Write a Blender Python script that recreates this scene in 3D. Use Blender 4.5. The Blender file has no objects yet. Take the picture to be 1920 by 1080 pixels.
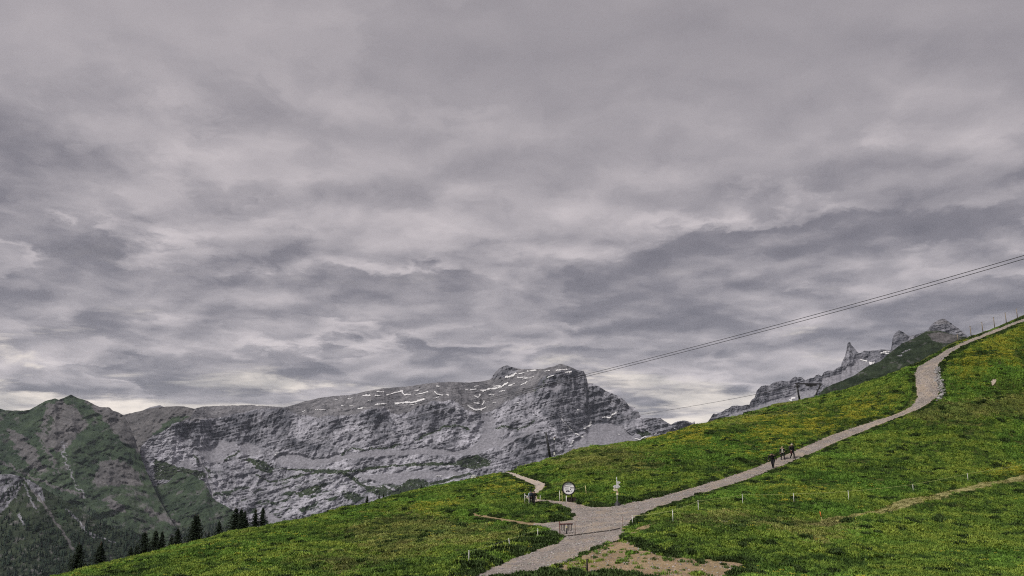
import bpy, bmesh, math, random
import numpy as np
from mathutils import Vector, Matrix

S = bpy.context.scene
COL = S.collection
rng = np.random.default_rng(7)
random.seed(7)

# ------------------------------------------------------------------ camera
F = 1663.0                       # focal length in pixels of a 1920 px wide frame
PITCH = math.radians(12.87)
cam = bpy.data.cameras.new("camera")
cam.sensor_width = 36.0
cam.lens = 36.0 * F / 1920.0
cam.clip_start = 0.5
cam.clip_end = 60000.0
cam_o = bpy.data.objects.new("camera", cam)
COL.objects.link(cam_o)
cam_o.location = (0, 0, 0)
cam_o.rotation_euler = (math.pi / 2 + PITCH, 0, 0)
S.camera = cam_o

# ------------------------------------------------------------------ render / exposure
S.render.engine = 'CYCLES'
S.cycles.use_denoising = False
S.cycles.filter_width = 1.1
S.cycles.use_adaptive_sampling = True
S.cycles.adaptive_threshold = 0.010
S.cycles.adaptive_min_samples = 32
S.cycles.max_bounces = 3
S.cycles.diffuse_bounces = 2
S.cycles.glossy_bounces = 2
S.cycles.volume_bounces = 0
S.view_settings.view_transform = 'Standard'
S.view_settings.look = 'None'
S.view_settings.exposure = 1.15
S.view_settings.gamma = 1.0

# ------------------------------------------------------------------ sun
SUN_EL, SUN_AZ = math.radians(50), math.radians(-126)     # azimuth clockwise from +Y
sun = bpy.data.lights.new("sun", 'SUN')
sun.energy = 1.5
sun.angle = math.radians(14)
sun.color = (1.0, 0.95, 0.88)
sun_o = bpy.data.objects.new("sun", sun)
COL.objects.link(sun_o)
sd = Vector((math.sin(SUN_AZ) * math.cos(SUN_EL), math.cos(SUN_AZ) * math.cos(SUN_EL), math.sin(SUN_EL)))
sun_o.rotation_euler = sd.to_track_quat('Z', 'Y').to_euler()

# ------------------------------------------------------------------ node helper
class NT:
    def __init__(self, tree):
        self.t = tree
        self.n = tree.nodes
        self.l = tree.links
    def new(self, typ, **kw):
        n = self.n.new(typ)
        for k, v in kw.items():
            setattr(n, k, v)
        return n
    def put(self, sock, v):
        if hasattr(v, 'is_output'):
            self.l.new(v, sock)
        elif v is not None:
            sock.default_value = v
    def math(self, op, a, b=None, c=None, clamp=False):
        n = self.new('ShaderNodeMath', operation=op, use_clamp=clamp)
        self.put(n.inputs[0], a)
        self.put(n.inputs[1], b)
        self.put(n.inputs[2], c)
        return n.outputs[0]
    def vmath(self, op, a, b=None, scale=None):
        n = self.new('ShaderNodeVectorMath', operation=op)
        self.put(n.inputs[0], a)
        self.put(n.inputs[1], b)
        if scale is not None:
            self.put(n.inputs['Scale'], scale)
        return n.outputs[1] if op in ('LENGTH', 'DOT_PRODUCT', 'DISTANCE') else n.outputs[0]
    def noise(self, vec, scale, detail=4, rough=0.5, dist=0.0, lac=2.0, color=False):
        n = self.new('ShaderNodeTexNoise')
        if getattr(self, 'flat', False): n.noise_dimensions = '2D'
        self.put(n.inputs['Vector'], vec)
        n.inputs['Scale'].default_value = scale
        n.inputs['Detail'].default_value = detail
        n.inputs['Roughness'].default_value = rough
        n.inputs['Distortion'].default_value = dist
        n.inputs['Lacunarity'].default_value = lac
        return n.outputs['Color'] if color else n.outputs[0]
    def smooth(self, v, a, b, lo=0.0, hi=1.0):
        n = self.new('ShaderNodeMapRange', interpolation_type='SMOOTHSTEP')
        self.put(n.inputs['Value'], v)
        n.inputs['From Min'].default_value = a
        n.inputs['From Max'].default_value = b
        n.inputs['To Min'].default_value = lo
        n.inputs['To Max'].default_value = hi
        return n.outputs[0]
    def mix(self, fac, a, b, blend='MIX'):
        n = self.new('ShaderNodeMix', data_type='RGBA', blend_type=blend)
        self.put(n.inputs[0], fac)
        self.put(n.inputs[6], a)
        self.put(n.inputs[7], b)
        return n.outputs[2]
    def ramp(self, fac, stops):
        n = self.new('ShaderNodeValToRGB')
        e = n.color_ramp.elements
        while len(e) < len(stops):
            e.new(0.5)
        for k, (p, c) in enumerate(stops):
            e[k].position = p
            e[k].color = (*c, 1)
        self.put(n.inputs[0], fac)
        return n.outputs[0]

# ------------------------------------------------------------------ sky: overcast, Nishita daylight behind a broken cloud deck
world = bpy.data.worlds.new("World")
S.world = world
world.use_nodes = True
w = NT(world.node_tree)
w.flat = True
w.n.clear()
out = w.new('ShaderNodeOutputWorld')
bg = w.new('ShaderNodeBackground')
w.l.new(bg.outputs[0], out.inputs[0])
sky = w.new('ShaderNodeTexSky', sky_type='NISHITA', sun_disc=False)
sky.sun_elevation = SUN_EL
sky.sun_rotation = SUN_AZ
sky.altitude = 2000
tc = w.new('ShaderNodeTexCoord').outputs['Generated']
sp = w.new('ShaderNodeSeparateXYZ')
w.l.new(tc, sp.inputs[0])
el = w.math('MAXIMUM', sp.outputs[2], 0.0)                      # sine of the elevation
def cloud_plane(ox, oy, flat, kx=1.0, ky=1.0):
    """the cloud deck seen in perspective: far clouds crowd together towards the horizon"""
    den = w.math('ADD', el, flat)
    cx = w.new('ShaderNodeCombineXYZ')
    w.put(cx.inputs[0], w.math('ADD', w.math('MULTIPLY', w.math('DIVIDE', sp.outputs[0], den), kx), ox))
    w.put(cx.inputs[1], w.math('ADD', w.math('MULTIPLY', w.math('DIVIDE', sp.outputs[1], den), ky), oy))
    w.put(cx.inputs[2], w.math('MULTIPLY', el, 2.0))
    return cx.outputs[0]
OX, OY = 57.3, 31.9
def puff(p, scale, det=2.0):
    """rounded billows: smooth cells within cells"""
    v = w.new('ShaderNodeTexVoronoi', feature='SMOOTH_F1', voronoi_dimensions='2D')
    w.put(v.inputs['Vector'], p)
    v.inputs['Scale'].default_value = scale
    v.inputs['Detail'].default_value = det
    v.inputs['Roughness'].default_value = 0.55
    v.inputs['Lacunarity'].default_value = 2.1
    v.inputs['Smoothness'].default_value = 0.9
    return v.outputs['Distance']
def deck_height(p, scale, fine):
    a = w.math('MULTIPLY', puff(p, scale), 0.75)
    return w.math('ADD', a, w.math('MULTIPLY', w.noise(p, scale * 1.1, fine, 0.60), 0.95))
pl = cloud_plane(OX, OY, 0.17)
wv = w.vmath('SCALE', w.vmath('SUBTRACT', w.noise(pl, 2.4, 5, 0.6, color=True), (0.5, 0.5, 0.5)), scale=0.24)
p0 = w.vmath('ADD', pl, wv)
big = w.noise(pl, 0.7, 3, 0.5)
h0 = deck_height(p0, 1.7, 9)
h1 = deck_height(w.vmath('ADD', p0, (0.015, 0.09, 0.0)), 1.7, 6)
relief = w.math('SUBTRACT', h0, h1)
lowdeck = w.smooth(el, 0.24, 0.48, 1.0, 0.20)
val = w.math('ADD', 0.370, w.math('MULTIPLY', w.math('SUBTRACT', big, 0.5), 0.22))
val = w.math('ADD', val, w.math('MULTIPLY', w.math('MULTIPLY', relief, 0.48), lowdeck))
# grey bodies of the lower cloud cells, ragged at the edge, the deck above showing lighter between them
pl2 = cloud_plane(OX + 7.3, OY + 4.1, 0.15)
p2 = w.vmath('ADD', pl2, w.vmath('SCALE', w.vmath('SUBTRACT', w.noise(pl2, 3.0, 5, 0.62, color=True), (0.5, 0.5, 0.5)), scale=0.20))
c0 = w.noise(p2, 1.25, 9, 0.56)
c1 = w.noise(w.vmath('ADD', p2, (0.01, 0.06, 0.0)), 1.25, 6, 0.54)
body = w.math('MULTIPLY', w.smooth(c0, 0.465, 0.530), lowdeck)
shade = w.math('ADD', w.math('MULTIPLY', w.math('SUBTRACT', c0, c1), 0.75), w.math('MULTIPLY', w.math('SUBTRACT', 0.60, c0), 0.30))
val = w.math('ADD', val, w.math('MULTIPLY', body, w.math('SUBTRACT', shade, 0.118)))
edge_ = w.math('MULTIPLY', w.smooth(c0, 0.42, 0.475), w.smooth(c0, 0.53, 0.48))
edge_ = w.math('MULTIPLY', edge_, w.smooth(w.noise(pl2, 1.8, 3, 0.5), 0.50, 0.66))
val = w.math('ADD', val, w.math('MULTIPLY', w.math('MULTIPLY', edge_, lowdeck), 0.10))
# brighter veil low over the far skyline
slot_n = w.noise(cloud_plane(OX + 11, OY + 3, 0.12, 0.7, 1.0), 1.8, 9, 0.6, 0.2)
slot_e = w.smooth(el, 0.150, 0.05)
slot = w.smooth(w.math('ADD', slot_n, w.math('MULTIPLY', slot_e, 0.42)), 0.62, 0.80)
col_c = w.ramp(val, [(0.0, (0.056, 0.052, 0.060)), (0.22, (0.104, 0.096, 0.105)), (0.36, (0.178, 0.163, 0.170)),
                     (0.5, (0.265, 0.240, 0.244)), (0.75, (0.40, 0.36, 0.352)), (1.0, (0.50, 0.45, 0.435))])
slot_c = w.ramp(w.noise(p0, 2.2, 6, 0.6), [(0.35, (0.25, 0.230, 0.215)), (0.65, (0.50, 0.445, 0.39))])
slot = w.math('MULTIPLY', slot, w.smooth(el, 0.26, 0.15))
col_c = w.mix(w.math('MULTIPLY', slot, 0.82), col_c, slot_c)
skyc = w.mix(1.0, sky.outputs[0], (0.07, 0.07, 0.07, 1), 'MULTIPLY')
final = w.mix(0.05, col_c, skyc)
w.put(bg.inputs['Color'], final)
bg.inputs['Strength'].default_value = 1.0
world.cycles.sampling_method = 'MANUAL'
world.cycles.sample_map_resolution = 256

# ------------------------------------------------------------------ numpy noise
_perm = np.random.default_rng(11).permutation(256)
_perm = np.concatenate([_perm, _perm, _perm]).astype(np.int32)
_g = np.random.default_rng(5).normal(size=(256, 3))
_g /= np.linalg.norm(_g, axis=1)[:, None]
_gx, _gy, _gz = (np.ascontiguousarray(_g[:, k], dtype=np.float32) for k in range(3))
def gnoise(P):
    P = np.asarray(P, dtype=np.float32)
    I = np.floor(P).astype(np.int32)
    f = P - I
    I &= 255
    u = f * f * f * (f * (f * 6 - 15) + 10)
    x, y, z = f[:, 0], f[:, 1], f[:, 2]
    r = np.zeros(len(P), np.float32)
    for dx in (0, 1):
        a = _perm[I[:, 0] + dx]
        wx = u[:, 0] if dx else 1 - u[:, 0]
        for dy in (0, 1):
            b = _perm[a + I[:, 1] + dy]
            wy = wx * (u[:, 1] if dy else 1 - u[:, 1])
            for dz in (0, 1):
                h = _perm[b + I[:, 2] + dz]
                wz = u[:, 2] if dz else 1 - u[:, 2]
                r += wy * wz * (_gx[h] * (x - dx) + _gy[h] * (y - dy) + _gz[h] * (z - dz))
    return r * 1.6
def fbm(P, octv=4, gain=0.5, lac=2.03):
    r = np.zeros(len(P)); a = 1.0; t = 0.0
    Q = np.array(P, dtype=np.float32)
    for _ in range(octv):
        r += a * gnoise(Q); t += a
        Q = Q * lac + 17.3; a *= gain
    return r / t
def ridged(P, octv=4, gain=0.5, lac=2.1):
    r = np.zeros(len(P)); a = 1.0; t = 0.0
    Q = np.array(P, dtype=np.float32)
    for _ in range(octv):
        r += a * (1 - np.abs(gnoise(Q)) * 2); t += a
        Q = Q * lac + 31.7; a *= gain
    return r / t
def sstep(x, a, b):
    t = np.clip((x - a) / (b - a), 0, 1)
    return t * t * (3 - 2 * t)
def in_poly(x, y, poly):
    poly = np.asarray(poly, dtype=float)
    r = np.zeros(x.shape, dtype=bool)
    n = len(poly)
    for i in range(n):
        x0, y0 = poly[i]; x1, y1 = poly[(i + 1) % n]
        if y0 == y1:
            continue
        c = ((y0 > y) != (y1 > y)) & (x < (x1 - x0) * (y - y0) / (y1 - y0) + x0)
        r ^= c
    return r
def line_dist(x, y, pts):
    d = np.full(x.shape, 1e9)
    pts = np.asarray(pts, dtype=float)
    for (x0, y0), (x1, y1) in zip(pts[:-1], pts[1:]):
        L = (x1 - x0) ** 2 + (y1 - y0) ** 2 + 1e-9
        t = np.clip(((x - x0) * (x1 - x0) + (y - y0) * (y1 - y0)) / L, 0, 1)
        d = np.minimum(d, np.hypot(x - x0 - t * (x1 - x0), y - y0 - t * (y1 - y0)))
    return d
def blur(A, n, axis):
    if n < 1:
        return A
    pad = [(0, 0), (0, 0)]; pad[axis] = (n + 1, n)
    B = np.cumsum(np.pad(A, pad, mode='edge'), axis=axis)
    L = A.shape[axis]
    hi = np.take(B, np.arange(2 * n + 1, 2 * n + 1 + L), axis=axis); lo = np.take(B, np.arange(0, L), axis=axis)
    return (hi - lo) / (2 * n + 1)
def ray(px, py):
    """direction through a picture point, scaled to y = 1"""
    u = (np.asarray(px, float) - 960) / F
    v = (540 - np.asarray(py, float)) / F
    dy = math.cos(PITCH) - v * math.sin(PITCH)
    dz = math.sin(PITCH) + v * math.cos(PITCH)
    return u / dy, dz / dy

# ------------------------------------------------------------------ object helpers
def tag(o, label=None, cat=None, group=None, kind=None):
    if label: o["label"] = label
    if cat: o["category"] = cat
    if group: o["group"] = group
    if kind: o["kind"] = kind
    return o
def mesh_obj(name, V, Fc, mat=None, parent=None, smooth=False):
    me = bpy.data.meshes.new(name)
    V = np.asarray(V, dtype=np.float32); 
    if isinstance(Fc, np.ndarray):
        k = Fc.shape[1]
        me.vertices.add(len(V)); me.vertices.foreach_set("co", V.ravel())
        me.loops.add(Fc.size); me.loops.foreach_set("vertex_index", Fc.astype(np.int32).ravel())
        me.polygons.add(len(Fc)); me.polygons.foreach_set("loop_start", np.arange(0, Fc.size, k, dtype=np.int32))
        me.update(calc_edges=True)
    else:
        me.from_pydata([tuple(v) for v in V], [], Fc)
    if smooth:
        me.polygons.foreach_set("use_smooth", np.ones(len(me.polygons), dtype=bool))
    if mat: me.materials.append(mat)
    o = bpy.data.objects.new(name, me)
    COL.objects.link(o)
    if parent: o.parent = parent
    return o
def set_col(o, C, name="col"):
    a = o.data.attributes.new(name, 'FLOAT_COLOR', 'POINT')
    C4 = np.ones((len(C), 4), dtype=np.float32); C4[:, :3] = C
    a.data.foreach_set("color", C4.ravel())
def grid_faces(nr, nc):
    i = np.arange(nr - 1)[:, None] * nc + np.arange(nc - 1)[None, :]
    return np.stack([i, i + nc, i + nc + 1, i + 1], axis=-1).reshape(-1, 4)
def empty(name, loc):
    o = bpy.data.objects.new(name, None)
    o.empty_display_size = 0.3
    o.location = loc
    COL.objects.link(o)
    return o
class MB:
    """collects boxes and tubes, built as one mesh"""
    def __init__(s): s.v = []; s.f = []; s.m = []; s.cm = 0
    def box(s, c, size, R=None):
        b = len(s.v); c = Vector(c)
        for i in range(8):
            p = Vector(((i & 1) - .5, (i >> 1 & 1) - .5, (i >> 2) - .5)) * Vector((0, 0, 0)).length if False else Vector((((i & 1) - .5) * size[0], ((i >> 1 & 1) - .5) * size[1], ((i >> 2) - .5) * size[2]))
            if R is not None: p = R @ p
            s.v.append(c + p)
        for q in ((0, 2, 3, 1), (4, 5, 7, 6), (0, 1, 5, 4), (2, 6, 7, 3), (0, 4, 6, 2), (1, 3, 7, 5)):
            s.f.append(tuple(b + k for k in q)); s.m.append(s.cm)
        return s
    def tube(s, pts, r, n=8, cap=True):
        pts = [Vector(p) for p in pts]
        rs = r if isinstance(r, (list, tuple)) else [r] * len(pts)
        rings = []
        for i, p in enumerate(pts):
            d = (pts[min(i + 1, len(pts) - 1)] - pts[max(i - 1, 0)]).normalized()
            a = Vector((0, 0, 1)) if abs(d.z) < .9 else Vector((1, 0, 0))
            x = d.cross(a).normalized(); y = d.cross(x)
            b = len(s.v)
            for k in range(n):
                t = 2 * math.pi * k / n
                s.v.append(p + (x * math.cos(t) + y * math.sin(t)) * rs[i])
            rings.append(b)
        for a, b in zip(rings[:-1], rings[1:]):
            for k in range(n):
                k2 = (k + 1) % n
                s.f.append((a + k, a + k2, b + k2, b + k)); s.m.append(s.cm)
        if cap:
            s.f.append(tuple(rings[0] + k for k in range(n))[::-1]); s.m.append(s.cm)
            s.f.append(tuple(rings[-1] + k for k in range(n))); s.m.append(s.cm)
        return s
    def poly(s, pts):
        b = len(s.v); s.v += [Vector(p) for p in pts]
        s.f.append(tuple(range(b, b + len(pts)))); s.m.append(s.cm)
        return s
    def build(s, name, mat, parent=None, smooth=False):
        if not s.v: return None
        o = mesh_obj(name, np.array([tuple(v) for v in s.v]), [list(f) for f in s.f], None, parent, smooth)
        for m in (mat if isinstance(mat, (list, tuple)) else [mat]): o.data.materials.append(m)
        if max(s.m) > 0: o.data.polygons.foreach_set("material_index", s.m)
        return o

# ------------------------------------------------------------------ materials
def base_mat(name, rough=0.9, spec=0.2):
    m = bpy.data.materials.new(name); m.use_nodes = True
    t = NT(m.node_tree)
    b = t.n['Principled BSDF']
    b.inputs['Roughness'].default_value = rough
    b.inputs['Specular IOR Level'].default_value = spec
    return m, t, b
def plain(name, c, rough=0.7, var=0.15, scale=6.0, spec=0.3, metal=0.0):
    m, t, b = base_mat(name, rough, spec)
    p = t.new('ShaderNodeTexCoord').outputs['Object']
    n = t.noise(p, scale, 5, 0.6)
    k = t.smooth(n, 0.3, 0.7, 1 - var, 1 + var)
    cc = t.vmath('SCALE', (c[0], c[1], c[2]), scale=k)
    t.put(b.inputs['Base Color'], cc)
    b.inputs['Metallic'].default_value = metal
    bp = t.new('ShaderNodeBump'); bp.inputs['Strength'].default_value = 0.15
    t.put(bp.inputs['Height'], n); t.l.new(bp.outputs[0], b.inputs['Normal'])
    return m
def mountain_mat(name, fine, bump):
    m, t, b = base_mat(name, 0.95, 0.1)
    at = t.new('ShaderNodeAttribute', attribute_name='col')
    p = t.new('ShaderNodeNewGeometry').outputs['Position']
    n = t.noise(p, fine, 5, 0.65)
    k = t.smooth(n, 0.3, 0.7, 0.72, 1.28)
    t.put(b.inputs['Base Color'], t.vmath('SCALE', at.outputs['Color'], scale=k))
    bp = t.new('ShaderNodeBump'); bp.inputs['Strength'].default_value = 0.7
    bp.inputs['Distance'].default_value = bump
    t.put(bp.inputs['Height'], n); t.l.new(bp.outputs[0], b.inputs['Normal'])
    return m
M_ROCK = mountain_mat("limestone", 0.075, 8.0)
M_NEARRIDGE = mountain_mat("ridge_turf_and_rock", 0.35, 1.5)
m, t, b = base_mat("old_snow", 0.8, 0.2)
p = t.new('ShaderNodeNewGeometry').outputs['Position']
k = t.smooth(t.noise(p, 0.08, 4, 0.6), 0.3, 0.7, 0.82, 1.0)
t.put(b.inputs['Base Color'], t.vmath('SCALE', (0.66, 0.655, 0.67), scale=k))
M_SNOW = m

# ------------------------------------------------------------------ far mountains
def zoom(x0, y0, s, pts):
    return [(x0 + x / s, y0 + y / s) for x, y in pts]
R1 = lambda *p: zoom(0, 660, 4, p)
R2 = lambda *p: zoom(480, 660, 4, p)
R3 = lambda *p: zoom(860, 660, 4, p)
R4 = lambda *p: zoom(1300, 560, 4, p)
R5 = lambda *p: zoom(1560, 560, 5.3333, p)
R6 = lambda *p: zoom(260, 760, 8, p)
R7 = lambda *p: zoom(0, 810, 4, p)
R8 = lambda *p: zoom(400, 880, 8, p)

ROCK, CLIFF, PLAT, SCREE, VEG, GREEN, BROWN, DARKVEG = range(8)
SLOPE = [50, 66, 30, 36, 44, 38, 42, 40]
PAL = [((.100, .101, .119), (.43, .424, .476)), ((.048, .051, .064), (.285, .282, .320)), ((.076, .075, .085), (.215, .209, .223)),
       ((.185, .183, .208), (.235, .231, .259)), ((.018, .026, .016), (.045, .062, .032)), ((.022, .036, .023), (.056, .080, .046)),
       ((.072, .070, .073), (.145, .138, .142)), ((.016, .024, .017), (.042, .056, .034))]
AMP = [1.0, 1.05, 0.6, 0.14, 0.8, 0.8, 0.8, 0.7]

def mountain(name, top, bottom, ybase, zones, default, step=1.0, amp=30.0, lam=150.0, jag=1.5, mat=M_ROCK,
             warp=3.0, veg_sprinkle=0.0, dip=0.25, seed=0.0, back=400.0, rowstep=None):
    top = np.array(top, float); bottom = np.array(bottom, float)
    x0, x1 = top[0, 0], top[-1, 0]
    nc = int((x1 - x0) / step) + 1
    px = np.linspace(x0, x1, nc)
    yt = np.interp(px, top[:, 0], top[:, 1])
    yb = np.interp(px, bottom[:, 0], bottom[:, 1])
    # a ragged crest
    q = np.stack([px / 9, np.full(nc, seed), np.zeros(nc)], 1)
    yt = yt + jag * (fbm(q, 3, .6) - 0.9 * np.maximum(0, ridged(q * 1.7 + 5, 2) - .55))
    nr = int(np.max(yb - yt) / (rowstep or step)) + 1
    v = np.linspace(0, 1, nr)[:, None]
    PX = np.broadcast_to(px[None, :], (nr, nc)).copy()
    PY = yt[None, :] + (yb - yt)[None, :] * v
    fx, fy = PX.ravel(), PY.ravel()
    # ragged zone borders
    Q = np.stack([fx / 14, fy / 9, np.full(fx.size, seed + 3)], 1)
    wx = fx + warp * 1.6 * fbm(Q, 4, .6); wy = fy + warp * fbm(Q + 40, 4, .6)
    T = np.full(fx.size, default, dtype=int)
    Qf = np.stack([fx / 3.2, fy / 2.6, np.full(fx.size, seed + 9)], 1)
    nf_ = fbm(Qf, 3, .7)
    wx = wx + 3.0 * nf_; wy = wy + 2.2 * fbm(Qf + 70, 3, .7)
    for typ, kind, pts, *wd in zones:
        if kind == 'p': msk = in_poly(wx, wy, pts)
        else: msk = line_dist(wx, wy, pts) < wd[0] / 2
        T[msk] = typ
    T[(T == VEG) & (nf_ + .5 * fbm(Q * 2.3 + 8, 3) > .34)] = ROCK
    T2 = T.reshape(nr, nc)
    tanS = np.tan(np.radians(np.array(SLOPE)))[T2]
    cot = blur(blur(1 / tanS, 4, 1), 2, 0)
    A = blur(blur(np.array(AMP)[T2].astype(float), 2, 1), 2, 0)
    Y = np.zeros((nr, nc))
    Y[-1] = ybase(px)
    for j in range(nr - 2, -1, -1):
        Y[j] = Y[j + 1] + (PY[j + 1] - PY[j]) * Y[j + 1] / F * cot[j]
    Y = blur(blur(blur(Y, 10, 1), 10, 1), 5, 1)
    X_, Z_ = ray(PX, PY)
    P = np.stack([(X_ * Y).ravel(), Y.ravel(), (Z_ * Y).ravel()], 1)
    D = P + seed * 100
    D2 = D.copy(); D2[:, 2] -= dip * D[:, 0]             # strata dip
    gul = D / np.array([lam, lam, lam * 2.6])
    d = 1.0 * fbm(D / (lam * 2.5), 3) * 2.0
    d += 1.25 * (ridged(gul, 5, .52) - .5)
    st = D2 / np.array([lam * 2.4, lam * 2.4, lam * .20])
    d += 0.42 * ridged(st, 4, .6)
    d += 0.60 * fbm(D / (lam * np.array([.24, .24, .32])), 4, .6)
    Y2 = Y - amp * d.reshape(nr, nc) * A
    X_, Z_ = ray(PX, PY)
    V = np.stack([X_ * Y2, Y2, Z_ * Y2], -1)
    # colour of the rock, scree, turf
    n1 = fbm(D / np.array([lam * .35, lam * .35, lam * .7]), 5, .62)
    n2 = fbm(D2 / np.array([lam * 1.2, lam * 1.2, lam * .12]) + 9, 4, .6)
    n3 = fbm(D / (lam * 1.8) + 4, 3)
    n4 = fbm(D / np.array([lam * .11, lam * .11, lam * .16]) + 33, 3, .7)
    mixv = np.clip(.45 + .80 * n1 + .50 * n2 + .5 * n3 + .26 * n4, 0, 1)
    pal = np.array(PAL)
    C = pal[T, 0] * (1 - mixv[:, None]) + pal[T, 1] * mixv[:, None]
    crack = ridged(D2 / np.array([lam * .30, lam * .30, lam * .55]) + 2, 4, .65)
    ck = sstep(crack, .68, .88) * np.isin(T, (ROCK, CLIFF, PLAT)) * .7
    C = C * (1 - ck[:, None]) + np.array([.045, .047, .055]) * ck[:, None]
    if veg_sprinkle > 0:
        vz = fbm(D2 / np.array([lam * .8, lam * .8, lam * .22]) + 13, 5, .6)
        low = sstep(PY.ravel(), 860, 930)
        vk = sstep(vz, .24 - .14 * low, .34 - .14 * low) * np.isin(T, (ROCK, CLIFF)) * low * veg_sprinkle
        C = C * (1 - vk[:, None]) + np.array([.026, .04, .022]) * vk[:, None]
    gv = np.isin(T, (GREEN, DARKVEG))
    rk = sstep(fbm(D / np.array([lam * .35, lam * .35, lam * .6]) + 21, 6, .68) + .18 * n3, .10, .36) * gv * .8
    C = C * (1 - rk[:, None]) + np.array([.115, .110, .114]) * (.6 + .8 * mixv[:, None]) * rk[:, None]
    # the far side falls away
    rows = [V]
    for dY, dz in ((.25 * back, -.12 * back), (back, -back * .9)):
        r = V[0].copy(); s_ = (r[:, 1] + dY) / r[:, 1]
        r = np.stack([r[:, 0] * s_, r[:, 1] * s_, r[:, 2] * s_ + dz], -1)
        rows.insert(0, r[None])
    V = np.concatenate(rows); C = np.concatenate([np.tile(C.reshape(nr, nc, 3)[0], (2, 1)), C])
    o = mesh_obj(name, V.reshape(-1, 3), grid_faces(nr + 2, nc), mat)
    set_col(o, C)
    tag(o, kind='structure')
    return o, (PX, PY, wx.reshape(nr, nc), wy.reshape(nr, nc), V[2:])

def snow_on(o, G, strokes):
    PX, PY, WX, WY, V = G
    nr, nc = PX.shape
    Fg = grid_faces(nr, nc)
    cx = (PX + .45 * (WX - PX)).ravel()[Fg].mean(1); cy = (PY + .40 * (WY - PY)).ravel()[Fg].mean(1)
    wob = 1.0 + 1.6 * fbm(np.stack([PX.ravel()[Fg[:, 0]] / 7, PY.ravel()[Fg[:, 0]] / 4, np.zeros(len(Fg))], 1), 3, .6)
    for pts, wd in strokes:
        msk = line_dist(cx, cy, pts) < wd / 2 * wob
        if msk.sum() < 2: continue
        f = Fg[msk]
        u, inv = np.unique(f, return_inverse=True)
        P = V.reshape(-1, 3)[u].copy()
        P *= (1 - 5.0 / P[:, 1])[:, None]
        P[:, 2] += 1.0
        mesh_obj("snow_patch", P, inv.reshape(-1, 4), M_SNOW, o, True)

# --- the main limestone massif
massif_top = [(262, 846), (264, 838), (275, 826), (285, 818), (300, 812), (320, 800), (322, 795), (345, 789), (355, 786), (360, 776), (366, 766), (380, 762.5), (420, 760.5), (470, 759.5),
              (510, 762), (531, 764), (545, 761), (570, 753), (600, 746), (625, 742.5), (655, 741), (690, 733), (720, 728), (770, 724),
              (810, 718), (845, 716), (880, 717.5), (905, 715), (920, 711.5), (925, 703), (935, 692), (944, 686.5), (951, 685), (958, 687.5),
              (975, 692), (1000, 692), (1020, 691.5), (1038, 687), (1052, 682), (1070, 688), (1082, 694), (1094, 695.5), (1098, 702), (1102, 718.5),
              (1113, 720), (1124, 725), (1136, 733), (1146, 737), (1163, 744), (1172, 751), (1178, 760), (1190, 764), (1197, 773), (1206, 785),
              (1220, 783), (1238, 784), (1252, 793), (1258, 796), (1270, 790), (1284, 788), (1298, 793), (1302, 790), (1306, 802), (1330, 812), (1380, 830)]
massif_bot = [(262, 905), (330, 920), (400, 975), (470, 1012), (560, 992), (700, 955), (880, 915), (950, 902), (1100, 852), (1200, 846), (1380, 840)]
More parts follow.
